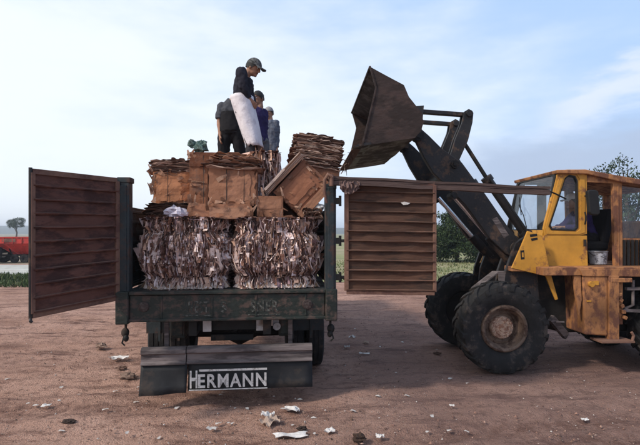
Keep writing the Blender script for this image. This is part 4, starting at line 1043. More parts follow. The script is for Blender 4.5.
# lift arms
ARM = [(413, 137), (414, 131), (420, 129), (428, 136), (441, 149), (461, 163), (483, 193), (509, 230), (521, 243), (522, 253), (514, 258), (505, 254), (488, 238), (464, 205), (447, 188), (432, 173), (423, 158), (417, 145)]
pinA = L(417, 137, -.45)
for v in (-.50, .40):
    P_ = [Vector((q.x, v, q.z)) for q in LP(ARM, -.45)]
    mb = MB(); mb.prism(P_, (0, .10, 0))
    # edge flanges
    arm = mb.build('lift_arm', M['arm'], loader, bevel=.012)
    mb = MB()
    for px, py, r_ in ((417.5, 136.5, .075), (453.5, 165, .06), (514, 248, .085), (452, 196, .055)):
        q = L(px, py, -.45); mb.cyl((q.x, v - .035, q.z), (q.x, v + .135, q.z), r_, 18); mb.cyl((q.x, v - .055, q.z), (q.x, v + .155, q.z), r_ * .5, 12)
    build_each(mb, 'pin', M['dark'], arm, smooth=40)
mb = MB(); A_ = [L(x, y, -.502) for x, y in ((492, 219), (497, 217), (509, 235), (504, 238))]; mb.prism(A_, (0, .001 + .002, 0)); build_each(mb, 'decal', M['bar'], loader)
q = L(449, 176, -.45); mb = MB(); mb.cyl((q.x, -.42, q.z), (q.x, .42, q.z), .11, 20); mb.build('cross_tube', M['arm'], loader, smooth=40)
# bell cranks, links, tilt and lift cylinders
for v in (-.33, .27):
    c0 = L(470, 113, -.45); c1 = L(453, 165.5, -.45); cm = L(465.5, 139, -.45); bk = L(421, 109.5, -.45)
    mb = MB(); P_ = [L(x, y, -.45) for x, y in ((465, 111), (470, 108), (474.5, 112), (473.5, 122), (469, 140), (461, 158), (456, 168), (451, 169), (448.5, 164), (456, 139), (463, 122))]
    for vv in (v - .085, v + .035): mb.prism([Vector((q.x, vv, q.z)) for q in P_], (0, .05, 0))
    for q in (c0, c1): mb.cyl((q.x, v - .12, q.z), (q.x, v + .12, q.z), .05, 16)
    mb.build('bell_crank', M['arm'], loader, bevel=.006)
    mb = MB(); mb.bar((bk.x, v, bk.z), (c0.x, v, c0.z), .06, .085, (0, 1, 0)); mb.cyl((bk.x, v - .06, bk.z), (bk.x, v + .06, bk.z), .06, 16); mb.build('tilt_link', M['arm'], loader, bevel=.008)
    e0 = L(489, 176, -.45); e1 = L(529, 234, -.45)
    mb = MB(); mb.cyl((e0.x, v, e0.z), (e1.x, v, e1.z), .066, 18); dr0 = (e1 - e0).normalized(); k_ = e0 + dr0 * .08; mb.cyl((e0.x, v, e0.z), (k_.x, v, k_.z), .085, 18); mb.cyl((e1.x, v - .08, e1.z), (e1.x, v + .08, e1.z), .08, 14)
    cy = mb.build('tilt_cylinder', M['arm'], loader, smooth=40)
    mb = MB(); mb.cyl((cm.x, v, cm.z), (e0.x, v, e0.z), .03, 14); mb.build('rod', M['dark'], cy, smooth=40)
    mb = MB(); hz = [Vector((e0.x, v - .09, e0.z)) + dr0 * .05, Vector((e0.x, v - .13, e0.z)).lerp(Vector((e1.x, v - .13, e1.z)), .4), Vector((e1.x, v - .09, e1.z))]; mb.tube(hz, .015, 8); build_each(mb, 'hose', M['rubber'], cy, smooth=40)
for v in (-.35, .35):
    r0 = L(452, 194, -.35); r1 = L(489, 236.5, -.35); r2 = L(503.5, 268, -.35)
    r2 = r1 + (r1 - r0).normalized() * (r2 - r1).length
    mb = MB(); mb.cyl((r1.x, v, r1.z), (r2.x, v, r2.z), .075, 18); mb.cyl((r2.x, v - .09, r2.z), (r2.x, v + .09, r2.z), .08, 14); cy = mb.build('lift_cylinder', M['arm'], loader, smooth=40)
    mb = MB(); mb.cyl((r0.x, v, r0.z), (r1.x, v, r1.z), .035, 14); mb.build('rod', M['chrome'], cy, smooth=40)
# bucket
VN, VF = -1.15, 1.15
SH = [(362, 146), (415, 138), (421, 131), (423.5, 123), (422, 113), (409, 97), (404, 85), (370, 67)]
EPF = [(376, 88), (368, 122)]
shell = LP(SH, VN)
mb = MB(); cen = sum(shell, Vector()) / len(shell)
mb.bm.verts.ensure_lookup_table()
nV = 26
def inn(p_, k=.03):
    d = (Vector((cen.x, p_.y, cen.z)) - p_); d.y = 0; return p_ + d.normalized() * k
for i in range(len(shell) - 1):
    a, b = shell[i], shell[i + 1]
    for k in range(nV):
        y0, y1 = VN + (VF - VN) * k / nV, VN + (VF - VN) * (k + 1) / nV
        def P3(p_, y): 
            q = Vector((p_.x, y, p_.z)); return q
        for m_ in range(3):
            pa, pb = a.lerp(b, m_ / 3), a.lerp(b, (m_ + 1) / 3)
            def dn(p_, y): return P3(p_, y) + Vector((0, 0, .012 * noise.noise(Vector((p_.x * 4, y * 3, p_.z * 4)))))
            mb.face([dn(pa, y0), dn(pb, y0), dn(pb, y1), dn(pa, y1)])
            ia, ib = inn(pa), inn(pb)
            mb.face([dn(ia, y0), dn(ia, y1), dn(ib, y1), dn(ib, y0)])
for e in (shell[0], shell[-1]): mb.face([Vector((e.x, VN, e.z)), Vector((e.x, VF, e.z)), Vector((inn(e).x, VF, inn(e).z)), Vector((inn(e).x, VN, inn(e).z))])
ep = [Vector(p_) for p_ in LP(SH + EPF, VN)]
for v, t_ in ((VN, .035), (VF - .035, .035)):
    mb.prism([Vector((p_.x, v, p_.z)) for p_ in ep], (0, t_, 0))
bk_ = mb.build('bucket', M['bucket'], loader, smooth=25)
mb = MB(); a, b = shell[0], shell[1]; d = (a - b).normalized()
mb.prism([Vector((q.x, VN - .01, q.z)) for q in (a + d * .11, a - d * .12, a - d * .12 + Vector((0, 0, .032)), a + d * .05 + Vector((0, 0, .034)))], (0, VF - VN + .02, 0)); mb.build('cutting_edge', M['arm'], bk_)
mb = MB()
EF = [ep[7], ep[8], ep[9], ep[0]]
for p_, q_ in zip(EF, EF[1:]):
    mb.bar(p_ + Vector((0, -.008, 0)), q_ + Vector((0, -.008, 0)), .02, .018, (0, 1, 0))
e7 = ep[7]; mb.tube([(e7.x, VN, e7.z), (e7.x, VF, e7.z)], .016, 10); build_each(mb, 'edge_bead', M['bucket'], bk_)
mb = MB()
for v in (-.45, .35):
    pa = L(421, 109.5, -.45); pb = L(417.5, 136.5, -.45)
    for vv in (v - .09, v + .09): mb.prism([Vector((q.x, vv, q.z)) for q in (pa + Vector((.02, 0, .035)), pa + Vector((-.16, 0, .02)), pb + Vector((-.16, 0, -.03)), pb + Vector((.03, 0, -.04)))], (0, .03, 0))
build_each(mb, 'hitch_lug', M['arm'], bk_)
# debris hanging off the lip
pl = L(348, 167, VF - .1)
mb = MB()
for k in range(26):
    f = random.random(); base_ = Vector((a.x, VN + .2 + (VF - VN - .3) * f, a.z)) + d * random.uniform(.02, .1); ln = random.uniform(.03, .16); v_ = Vector((random.uniform(-.6, .1), random.uniform(-.4, .4), random.uniform(-.9, .2))).normalized() * ln; s3 = Vector((random.uniform(-.01, .01), .012, .008))
    mb.face([base_ - s3, base_ + s3, base_ + v_ + s3 * .6, base_ + v_ - s3 * .6], random.choice([(.3, .22, .18), (.15, .1, .08), (.4, .34, .3)]))
mb.bar(Vector((a.x, VN + .15, a.z)) + d * .06 - Vector((0, 0, .006)), Vector((a.x, VF - .08, a.z)) + d * .06 - Vector((0, 0, .006)), .12, .012, (0, 0, 1), col=(.2, .14, .11))
tag(mb.build('card_shreds', M['litter'], loc=LO, merge=False), 'torn card shreds dangling from the lip of the raised bucket', 'scraps').rotation_euler = (0, 0, LYAW)
# rear frame, deck
ub = L(530, 300, -.5).x; ue = UF + 3.5
mb = MB(); mb.prism([(ub - .1, -.5, .62), (ub + .5, -.5, .48), (ue, -.5, .5), (ue, -.5, 1.36), (ub + .05, -.5, 1.36), (ub - .1, -.5, 1.0)], (0, 1.0, 0)); mb.prism([(UF + .55, -.2, .5), (ub + .1, -.2, .5), (ub + .1, -.2, 1.05), (UF + .55, -.2, 1.0)], (0, .4, 0))
mb.cyl((ub - .2, 0, .42), (ub - .2, 0, 1.12), .12, 16)
mb.build('rear_frame', M['dark'], loader, bevel=.02)
dk = L(511, 268, -.72); d1 = L(640, 268, -.9); zd = 1.475
mb = MB(); u0 = L(511, 268, -.72).x; u1 = L(543, 268, -.95).x
for sg in (-1, 1):
    va, vb = (-.75, -.5) if sg < 0 else (.5, .75)
    if sg < 0: mb.prism([(u0, va, zd), (u0, vb, zd), (u1, vb, zd), (u1, va, zd)], (0, 0, -.07))
mb.prism([(u1, -.95, zd), (ue, -.95, zd), (ue, .95, zd), (u1, .95, zd)], (0, 0, -.11))
mb.prism([(u1 + .5, -.965, zd - .02), (ue, -.965, zd - .02), (ue, -.965, zd - .15), (u1 + .55, -.965, zd - .12)], (0, .02, 0))
build_each(mb, 'deck', M['yellow_rust'], loader, bevel=.008)
for sg in (-1, 1):
    mb = MB(); v = -.76 if sg < 0 else .40
    P_ = LP([(527, 231), (541, 235), (545, 250), (549.5, 271), (557.5, 299), (555, 300), (545, 276), (511, 268), (518, 252)], -.74)
    mb.prism([Vector((q.x, v, q.z)) for q in P_], (0, .03, 0)); fr = mb.build('front_fairing', M['yellow'], loader, bevel=.006)
    if sg < 0:
        mb = MB(); 
        for pts in ([(529, 234.5), (536, 233.5), (536.5, 236), (529.5, 237)], [(530, 238.5), (536.5, 237.5), (537, 239.5), (531, 241)], [(519.6, 250.5), (523.3, 250), (523.8, 259), (520.2, 259.5)]):
            mb.prism([Vector((q.x, v - .003, q.z)) for q in LP(pts, -.74)], (0, .002, 0))
        build_each(mb, 'emblem', M['rubber'], fr)
        mb = MB(); mb.prism([Vector((q.x, v - .005, q.z)) for q in LP([(521, 252.5), (522.6, 252.3), (522.9, 257), (521.3, 257.2)], -.74)], (0, .002, 0)); mb.build('emblem_slot', M['yellow'], fr)
# tank and step
mb = MB(); a = L(583, 276, -.95); b = L(608, 336, -.95)
mb.prism([(a.x, -.95, 1.36), (b.x, -.95, 1.36), (b.x, -.95, b.z), (a.x + .03, -.95, b.z + .02)], (0, .5, 0)); tk = mb.build('fuel_tank', M['yellow_rust'], loader, bevel=.02)
mb = MB(); zz = L(590, 283, -.955).z; mb.box((L(594, 283, -.955).x, -.956, zz), (.12, .02, .055)); zz = L(590, 301, -.955).z; mb.box((L(589, 301, -.955).x, -.956, zz), (.06, .012, .02)); mb.cyl((a.x + .1, -.95, 1.25), (a.x + .1, -1.0, 1.25), .04, 14); build_each(mb, 'tank_plate', M['yellow'], tk)
mb = MB(); a2 = L(609, 276, -.97); b2 = L(619, 340, -.97)
mb.box(((a2.x + b2.x) / 2, -.93, (1.36 + b2.z) / 2), (b2.x - a2.x, .1, 1.36 - b2.z)); mb.box((b2.x + .05, -.88, (1.36 + b2.z) / 2 + .1), (.1, .06, 1.36 - b2.z - .2))
mb.box(((a2.x + b2.x) / 2 + .1, -.93, 1.30), (.3, .11, .06))
for k in range(5): mb.box((b2.x + .02 + .02 * k, -.94, 1.1 - .08 * k), (.05, .06, .05), Euler((0, R(30 * k), 0)).to_matrix())
mb.build('step_bracket', M['yellow_rust'], loader, bevel=.008)
mb = MB(); a3 = L(598, 341, -1.0); b3 = L(631, 343, -1.0)
mb.box(((a3.x + b3.x) / 2, -.95, a3.z), (b3.x - a3.x, .26, .03)); mb.tube([(b3.x - .02, -1.05, a3.z), (b3.x, -1.05, a3.z + .08), (b3.x - .03, -1.05, a3.z + .13)], .02, 8)
mb.build('step', M['edge'], loader, bevel=.004)
mb = MB()
for x, y in ((575, 278), (578, 278)): pass
P_ = LP([(574, 276), (581, 276), (582, 300), (579, 318), (577, 302), (575, 290)], -.93); mb.prism(P_, (0, .04, 0)); build_each(mb, 'bent_skirt', M['yellow_rust'], loader, bevel=.006)
mb = MB(); a4 = L(633, 280, -.9); mb.tube([a4, a4 + Vector((0, 0, -.35)), a4 + Vector((-.12, 0, -.40))], .02, 8); mb.bar(a4 + Vector((-.15, 0, -.42)), a4 + Vector((.5, 0, -.45)), .05, .04); mb.bar(a4 + Vector((-.1, 0, -.12)), a4 + Vector((.5, 0, -.12)), .05, .04); build_each(mb, 'ladder_rail', M['bar'], loader)
# hood behind the cab
mb = MB(); uh = L(662, 268, -.55).x; mb.prism([(uh, -.55, 1.48), (ue, -.55, 1.48), (ue, -.55, 2.0), (uh, -.55, 2.15)], (0, 1.1, 0)); hd = mb.build('engine_hood', M['yellow_rust'], loader, bevel=.04)
mb = MB(); mb.box((ue + .12, 0, 1.1), (.25, 1.3, .75)); mb.build('counterweight', M['yellow_rust'], loader, bevel=.05)
mb = MB(); mb.cyl((uh + .6, -.2, 2.05), (uh + .6, -.2, 2.7), .05, 14); mb.build('exhaust_pipe', M['dark'], hd, smooth=40)
# cab
CV = -.62
INN = [(549, 226), (551, 230), (575, 231), (578, 228), (577.5, 181), (575, 176), (569, 174.8), (565, 178), (556.5, 204), (551, 220)]
OUT = [(543.5, 229), (545, 235.5), (580, 235.5), (587, 234), (587, 172), (583, 169.5), (567, 169.5), (558, 171), (550, 203), (545, 222)]
def scale_to(A, B, k): return [(a[0] + (b[0] - a[0]) * k, a[1] + (b[1] - a[1]) * k) for a, b in zip(A, B)]
cx_, cy_ = 566, 206
INR = [(x + (cx_ - x) * .09, y + (cy_ - y) * .05) for x, y in INN]
def both(pts): return [(Vector((q.x, -.62, q.z)), Vector((q.x, .62, q.z))) for q in LP(pts, CV)]
for sg in (-1, 1):
    V0 = CV if sg < 0 else .58
    def PP(pts, dv=0): return [Vector((q.x, V0 + dv, q.z)) for q in LP(pts, CV)]
    if sg > 0:
        mb = MB(); mb.prism(PP([(543, 232), (551, 232), (566, 171), (557, 171)]), (0, .04, 0)); mb.prism(PP([(543, 231), (600, 231), (588, 268), (538, 268)]), (0, .04, 0))
        mb.prism(PP([(580, 172), (590, 172), (590, 231.2), (580, 231.2)]), (0, .038, 0)); mb.prism(PP([(560, 169.5), (590, 169.5), (590, 176), (564, 176)]), (0, .042, 0))
        mb.build('cab_side', M['dark'], loader)
        mb = MB(); mb.prism(PP([(552, 230), (580, 230), (580, 176), (566, 176)], .015), (0, .004, 0)); mb.build('window_glass', M['glass'], loader)
    mb = MB()
    if sg < 0: mb.ring(PP(OUT), PP(INN), (0, .04, 0)); mb.prism(PP([(544, 235.6), (587, 235.6), (588, 268), (538, 268), (541, 250)]), (0, .04, 0))
    if sg < 0: mb.ring(PP(scale_to(OUT, INN, .25), -.012), PP(scale_to(OUT, INN, .8), -.012), (0, .011, 0))
    if sg < 0:
        sp2 = mb.build('cab_side', M['yellow'], loader, bevel=.004)
        mb = MB(); mb.ring(PP(INN, -.008), PP(INR, -.008), (0, .05, 0)); mb.build('window_seal', M['rubber'], sp2)
        mb = MB(); mb.prism(PP(INR, .015), (0, .004, 0)); mb.build('window_glass', M['glass'], sp2)
        mb = MB(); q = L(585, 212, -.66); mb.tube([q, q + Vector((0, -.02, -.06)), q + Vector((0, -.02, -.12)), q + Vector((0, 0, -.18))], .012, 8); q = L(585, 243, -.66); mb.box(q, (.03, .03, .1)); build_each(mb, 'door_handle', M['dark'], sp2)
    # door frame posts and header
    mb = MB(); mb.prism(PP([(613, 181), (622, 182), (623, 268), (615, 268)]), (0, .06, 0)); mb.prism(PP([(617, 186), (618.5, 186), (619.5, 266), (618, 266)], -.008), (0, .01, 0)); mb.prism(PP([(587.2, 173), (622, 179), (622, 184), (587.2, 182)]), (0, .06, 0))
    mb.prism(PP([(658, 188), (666, 190), (668, 268), (660, 268)]), (0, .06, 0)); mb.prism(PP([(622.3, 238), (660, 239), (660, 268), (622.8, 268)], .02), (0, .03, 0))
    if sg > 0: mb.prism(PP([(588.3, 226), (614.5, 226), (614.5, 268), (588.3, 268)], .01), (0, .03, 0))
    build_each(mb, 'door_post', M['yellow_rust'], loader, bevel=.006)
    mb = MB(); mb.prism(PP([(622.5, 186), (658, 190), (659, 238), (622.5, 238)], .03), (0, .005, 0)); mb.build('rear_side_glass', M['glass'], loader)
    if sg > 0:
        mb = MB(); mb.prism(PP([(588, 185), (613, 185), (614, 226), (588, 226)], .03), (0, .005, 0)); mb.build('far_door_glass', M['glass'], loader)
# dark lower panel behind the door post
mb = MB(); P_ = LP([(623, 240), (660, 241), (660, 267), (623, 267)], CV)
for k in range(9):
    f = k / 9; q0 = P_[0].lerp(P_[1], f); q1 = P_[0].lerp(P_[1], f + .06); mb.prism([Vector((q0.x, CV - .012, P_[0].z)), Vector((q1.x, CV - .012, P_[0].z)), Vector((q1.x, CV - .012, P_[2].z)), Vector((q0.x, CV - .012, P_[2].z))], (0, .03, 0))
mb.build('louvre_panel', M['dark'], loader)
# windshield
wt = L(557, 172.5, CV); wb = L(546.5, 230, CV)
mb = MB()
def WS(h, v): return Vector((wb.x + (wt.x - wb.x) * h - .015, v, wb.z + (wt.z - wb.z) * h))
def rr(h0, h1, v0, v1, r_):
    out = []
    for (hc, vc, a0) in ((h0 + r_, v0 + r_, 180), (h0 + r_, v1 - r_, 270), (h1 - r_, v1 - r_, 0), (h1 - r_, v0 + r_, 90)):
        for k in range(4):
            a = R(a0 + k * 30); out.append((hc + r_ * math.sin(a) if False else hc + r_ * math.cos(a + math.pi / 2 * 0) * 0, 0))
    return out
def rrect(h0, h1, v0, v1, r_):
    out = []
    for hc, vc, a0 in ((h1 - r_, v1 - r_, 0), (h1 - r_, v0 + r_, 90), (h0 + r_, v0 + r_, 180), (h0 + r_, v1 - r_, 270)):
        for k in range(5):
            a = R(a0 + k * 22.5); out.append(WS(hc + r_ * math.sin(a), vc + r_ * math.cos(a)))
    return out
o1 = rrect(-.02, 1.0, -.61, .61, .09); o2 = rrect(.02, .96, -.565, .565, .08)
mb.ring(o1, o2, (.03, 0, 0)); wf = mb.build('windshield_frame', M['rubber'], loader)
mb = MB(); mb.prism([q + Vector((.012, 0, 0)) for q in o2], (.005, 0, 0)); mb.build('windshield_glass', M['glass'], wf)
mb = MB(); mb.prism([WS(0, -.56), WS(0, .56), Vector((L(538, 268, CV).x, .56, zd)), Vector((L(538, 268, CV).x, -.56, zd))], (.03, 0, 0)); mb.build('cab_front', M['yellow'], loader)
mb = MB()
mb.tube([WS(.05, -.1) + Vector((-.03, 0, 0)), WS(.28, .05) + Vector((-.04, 0, 0)), WS(.5, .30) + Vector((-.03, 0, 0))], .008, 6); mb.bar(WS(.30, .18) + Vector((-.02, 0, 0)), WS(.66, .36) + Vector((-.02, 0, 0)), .012, .02); build_each(mb, 'wiper', M['rubber'], wf)
# roof
mb = MB(); P_ = LP([(556, 170), (585, 169.5), (620, 176), (668, 184), (668, 189), (620, 182), (586, 174), (557, 173.5)], -.66)
mb.prism([Vector((q.x, -.68, q.z)) for q in P_], (0, 1.36, 0)); mb.build('roof', M['yellow_rust'], loader, bevel=.012)
# interior
mb = MB(); us = L(589, 250, -.1).x
mb.box((us, 0, 1.75), (.45, .5, .14)); mb.box((us + .22, 0, 2.05), (.12, .5, .55), Euler((0, R(10), 0)).to_matrix()); mb.box((us, 0, 1.58), (.3, .35, .22)); mb.build('seat', M['black_cloth'], loader, bevel=.04)
mb = MB(); uc = L(557, 228, -.1).x; mb.lathe([(.17 + .015 * math.cos(k * math.pi / 4), .015 * math.sin(k * math.pi / 4)) for k in range(8)], (uc, -.05, 2.0), 'z', 24, closed=True); mb.bar((uc - .17, -.05, 2.0), (uc + .17, -.05, 2.0), .03, .015); mb.tube([(uc, -.05, 2.0), (uc - .15, -.05, 1.5)], .035, 10); mb.box((uc - .22, 0, 1.75), (.16, .9, .5)); mb.build('steering_wheel', M['rubber'], loader)
mb = MB(); mb.prism([(L(660, 250, 0).x, -.58, 1.48), (L(662, 250, 0).x, -.58, 1.48), (L(662, 250, 0).x, -.58, 2.1), (L(660, 250, 0).x, -.58, 2.1)], (0, 1.16, 0)); mb.build('cab_rear', M['dark'], loader)
# mirror
mb = MB(); P_ = LP([(588, 191), (590, 189.5), (597, 190), (599, 192), (600.5, 213), (598.5, 215.5), (592, 215), (589.5, 212)], -.85); mb.prism(P_, (0, .07, 0)); mr_ = mb.build('mirror', M['rubber'], loader, bevel=.02)
mb = MB(); a5 = L(594, 202, -.8); b5 = L(585, 196, -.63); mb.tube([a5, (a5 + b5) / 2 + Vector((0, 0, .05)), b5], .012, 8); a6 = L(553, 193, -.66); mb.tube([L(549, 191, -.72), L(556, 194, -.68), L(566, 199, -.64)], .012, 8); build_each(mb, 'mirror_arm', M['rubber'], mr_)
# hydraulic hoses around the articulation
mb = MB()
for k in range(5):
    v = -.42 + .12 * k; mb.tube([(UF + .45, v, 1.15), (UF + .75, v - .05, 1.30 + .03 * k), (ub + .1, v - .02, 1.15), (ub + .25, v, 1.0)], .02, 8)
build_each(mb, 'hose', M['rubber'], loader, smooth=50)
mb = MB(); mb.box(L(560, 322, -.75), (.12, .02, .02)); mb.bar(L(551, 318, -.7), L(566, 336, -.6), .06, .1); build_each(mb, 'steering_cylinder', M['bar'], loader)
# pail on the cab floor in the doorway
a = L(598, 265, -.45)
t = thing('metal_pail', 'scuffed grey metal pail standing on the cab floor in the open doorway', 'pail', LO + LM @ Vector((a.x, -.45, zd + .002)), LYAW)
mb = MB(); mb.lathe([(.001, .004), (.105, .004), (.118, .02), (.125, .19), (.132, .195), (.132, .205), (.122, .205), (.115, .03), (.001, .02)], (0, 0, 0), 'z', 26); mb.build('bucket_body', M['pail'], t, smooth=35)
mb = MB(); mb.tube([(-.13, 0, .18), (-.12, -.06, .15), (0, -.135, .12), (.12, -.06, .15), (.13, 0, .18)], .005, 6); mb.build('handle', M['wire'], t)

# ------------------------------------------------------------------ people
def remeshed(mb, vox, smooth_it=6, wrinkle=0, wf=14, seed=0):
    bmesh.ops.recalc_face_normals(mb.bm, faces=mb.bm.faces)
    me_ = bpy.data.meshes.new('tmp'); mb.bm.to_mesh(me_); mb.bm.free()
    ob = bpy.data.objects.new('tmp', me_); COL.objects.link(ob)
    m = ob.modifiers.new('r', 'REMESH'); m.mode = 'VOXEL'; m.voxel_size = vox
    s2 = ob.modifiers.new('s', 'SMOOTH'); s2.iterations = smooth_it; s2.factor = .5
    dg = bpy.context.evaluated_depsgraph_get(); dg.update()
    out = bpy.data.meshes.new_from_object(ob.evaluated_get(dg)); bpy.data.objects.remove(ob)
    if wrinkle:
        ns = [v.normal.copy() for v in out.vertices]
        for v, nn in zip(out.vertices, ns):
            p_ = v.co; v.co = p_ + nn * wrinkle * (noise.noise(Vector((p_.x * wf, p_.y * wf, p_.z * wf * .6 + seed))) + .5 * noise.noise(Vector((p_.x * wf * 2, p_.y * wf * 2, p_.z * wf * 2 + p_.x * 8 + seed))))
    out.polygons.foreach_set('use_smooth', [True] * len(out.polygons)); return out
def add_me(name, me_, m, parent):
    me_.materials.clear(); me_.materials.append(m); o = bpy.data.objects.new(name, me_); COL.objects.link(o); o.parent = parent; return o
def hand(mb, wrist, dr, palm, side):
    """palm, four bent fingers and a thumb; dr points to the fingertips, palm is the palm normal"""
    dr = Vector(dr).normalized(); palm = Vector(palm); palm = (palm - dr * dr.dot(palm)).normalized(); lat = dr.cross(palm) * side
    wrist = Vector(wrist)
    mb.tube([wrist - dr * .02, wrist + dr * .03, wrist + dr * .085], [(.026, .020), (.037, .018), (.040, .016)], 10, flat=lat)
    for k, (off, ln) in enumerate(((.029, .072), (.010, .082), (-.010, .076), (-.029, .06))):
        b = wrist + dr * .08 + lat * off; c1 = dr * .8 + palm * .35; c2 = dr * .35 + palm * .85
        mb.tube([b, b + dr * ln * .4 + palm * .004, b + dr * ln * .4 + c1 * ln * .32, b + dr * ln * .4 + c1 * ln * .32 + c2 * ln * .3], [.0105, .010, .0095, .008], 8)
    b = wrist + dr * .025 + lat * .03; d2 = (dr * .7 + lat * .6 + palm * .35).normalized()
    mb.tube([b, b + d2 * .035, b + d2 * .06 + dr * .01, b + d2 * .072 + dr * .025], [.014, .0125, .011, .009], 8)
def head(mb, c, rot, k=1.0):
    c = Vector(c); P_ = lambda x, y, z: c + rot @ Vector((x, y, z)) * k
    mb.ball(c, Vector((.096, .076, .105)) * k, rot, 20)
    mb.ball(P_(.022, 0, -.055), Vector((.070, .060, .070)) * k, rot, 18)
    mb.ball(P_(.068, 0, -.098), Vector((.026, .030, .022)) * k, rot, 12)          # chin
    mb.tube([P_(.088, 0, .012), P_(.104, 0, -.018), P_(.112, 0, -.034), P_(.09, 0, -.040)], [.010 * k, .013 * k, .016 * k, .012 * k], 10)
    mb.tube([P_(.083, .045, .022), P_(.094, .0, .020), P_(.083, -.045, .022)], .012 * k, 8)   # brow
    mb.tube([P_(.084, .02, -.064), P_(.092, 0, -.062), P_(.084, -.02, -.064)], .009 * k, 8)
    for s_ in (-1, 1): mb.ball(P_(-.008, s_ * .078, -.018), Vector((.022, .010, .034)) * k, rot, 10)
def person(label, base, J, spec, group='men standing on the load', hs=1.0):
    """J: joints in metres relative to base. spec: garments"""
    t = thing('person', label, 'person', base, 0, group)
    j = {k_: Vector(v) for k_, v in J.items()}
    rot = Euler(spec['head_rot']).to_matrix()
    sh = (j['shL'] + j['shR']) / 2; hp = (j['hipL'] + j['hipR']) / 2; lat = (j['shL'] - j['shR']).normalized(); sw = (j['shL'] - j['shR']).length / 2
    def torso(mb, e, lo=0.0, n=16, hw=1.0):
        mid = hp.lerp(sh, .5) + j.get('bow', Vector()); pts = [hp + (hp - mid) * .12, hp.lerp(mid, .35), mid, mid.lerp(sh, .6), sh + (sh - mid) * .02, sh + (j['neck'] - sh) * .7]
        rad = [(.165 * hw + e, .125 + e), (.16 * hw + e, .115 + e), (.15 + e, .105 + e), (.165 + e, .115 + e), (sw * .88 + e, .095 + e), (.075 + e, .07 + e)]
        mb.tube(pts, rad, n, flat=lat)
    def limb(mb, ks, rs, e): 
        pts = []; rad = []
        for i in range(len(ks) - 1):
            for q in range(4): pts.append(ks[i].lerp(ks[i + 1], q / 4)); rad.append(rs[i] + (rs[i + 1] - rs[i]) * q / 4 + e + (.006 if q == 1 else 0))
        pts.append(ks[-1]); rad.append(rs[-1] + e); mb.tube(pts, rad, 12); mb.ball(ks[0], rs[0] + e, None, 12); mb.ball(ks[1], rs[1] + e, None, 10)
    AR = (.055, .042, .028); LR = (.088, .058, .040)
    mb = MB(); torso(mb, -.012)
    mb.tube([sh.lerp(j['neck'], .2), j['neck'], j['head'] + rot @ Vector((-.02, 0, -.05)) * hs], [.07, .056, .052], 12); head(mb, j['head'], rot, hs)
    for s_ in 'LR':
        limb(mb, [j['sh' + s_], j['el' + s_], j['wr' + s_]], AR, -.004); limb(mb, [j['hip' + s_], j['kn' + s_], j['an' + s_]], LR, -.008)
        d = j['wr' + s_] - j['el' + s_]; d = (d.normalized() + Vector(spec.get('hand_bend', (0, 0, 0)))).normalized()
        hand(mb, j['wr' + s_], d, spec.get('palm' + s_, (1, 0, 0)), 1 if s_ == 'L' else -1)
        mb.tube([j['an' + s_], j['an' + s_] + Vector(spec['foot']) * .14 + Vector((0, 0, -.05))], [.04, .035], 10)
    bo = add_me('body', remeshed(mb, .0065, 3), M['skin'], t)
    # face
    mb = MB(); H = lambda x, y, z: j['head'] + rot @ Vector((x, y, z)) * hs
    for s_ in (-1, 1): mb.ball(H(.080, s_ * .032, .0), .0125, None, 8)
    build_each(mb, 'eye', M['white_eye'], bo, smooth=60)
    mb = MB()
    for s_ in (-1, 1): mb.ball(H(.0905, s_ * .032, .0), .0062, None, 8); mb.tube([H(.090, s_ * .015, .026), H(.094, s_ * .032, .030), H(.083, s_ * .052, .024)], .005, 6)
    build_each(mb, 'eyebrow', M['hair'], bo, smooth=60)
    mb = MB(); mb.tube([H(.084, .026, -.064), H(.097, 0, -.061), H(.084, -.026, -.064)], .0055, 6); mb.build('mouth', M['lip'], bo, smooth=60)
    mb = MB()
    hr = .004
    vs = []
    seg = 22
    for i in range(9):
        th = R(8 + i * 12.5)
        for k_ in range(seg):
            ph = 2 * math.pi * k_ / seg; fr = max(0, math.cos(ph)); th2 = th * (1 - .40 * fr) if fr > .2 else th
            rd = 1.13 + .09 * noise.noise(Vector((k_ * .9, i * .9, 3)))
            vs.append(H(.096 * rd * math.sin(th2) * math.cos(ph) - .004, .078 * rd * math.sin(th2) * math.sin(ph), .107 * rd * math.cos(th2)))
    mb.faces(vs, [(i * seg + k_, (i + 1) * seg + k_, (i + 1) * seg + (k_ + 1) % seg, i * seg + (k_ + 1) % seg) for i in range(8) for k_ in range(seg)] + [tuple(range(seg))]); mb.build('hair', M['hair'], bo, smooth=60)
    if 'cap' in spec:
        mb = MB(); vs = []
        for i in range(8):
            th = R(i * 11.5 + 2)
            for k_ in range(seg):
                ph = 2 * math.pi * k_ / seg; vs.append(H(.113 * math.sin(th) * math.cos(ph), .092 * math.sin(th) * math.sin(ph), .012 + .113 * math.cos(th)))
        mb.faces(vs, [(i * seg + k_, (i + 1) * seg + k_, (i + 1) * seg + (k_ + 1) % seg, i * seg + (k_ + 1) % seg) for i in range(7) for k_ in range(seg)] + [tuple(range(seg))])
        if spec.get('brim', True):
            top = []; bot = []
            for k_ in range(11):
                a_ = R(-62 + 12.4 * k_); x1, y1 = .108 * math.cos(a_), .090 * math.sin(a_); x2 = x1 + .085 * math.cos(a_ * .9) ** .7; y2 = y1 * 1.02
                top.append((H(x1, y1, .034), H(x2, y2, .022 - .02 * abs(math.sin(a_))))); bot.append((H(x1, y1, .026), H(x2, y2, .016 - .02 * abs(math.sin(a_)))))
            for k_ in range(10):
                mb.face([top[k_][0], top[k_ + 1][0], top[k_ + 1][1], top[k_][1]]); mb.face([bot[k_][0], bot[k_][1], bot[k_ + 1][1], bot[k_ + 1][0]]); mb.face([top[k_][1], top[k_ + 1][1], bot[k_ + 1][1], bot[k_][1]])
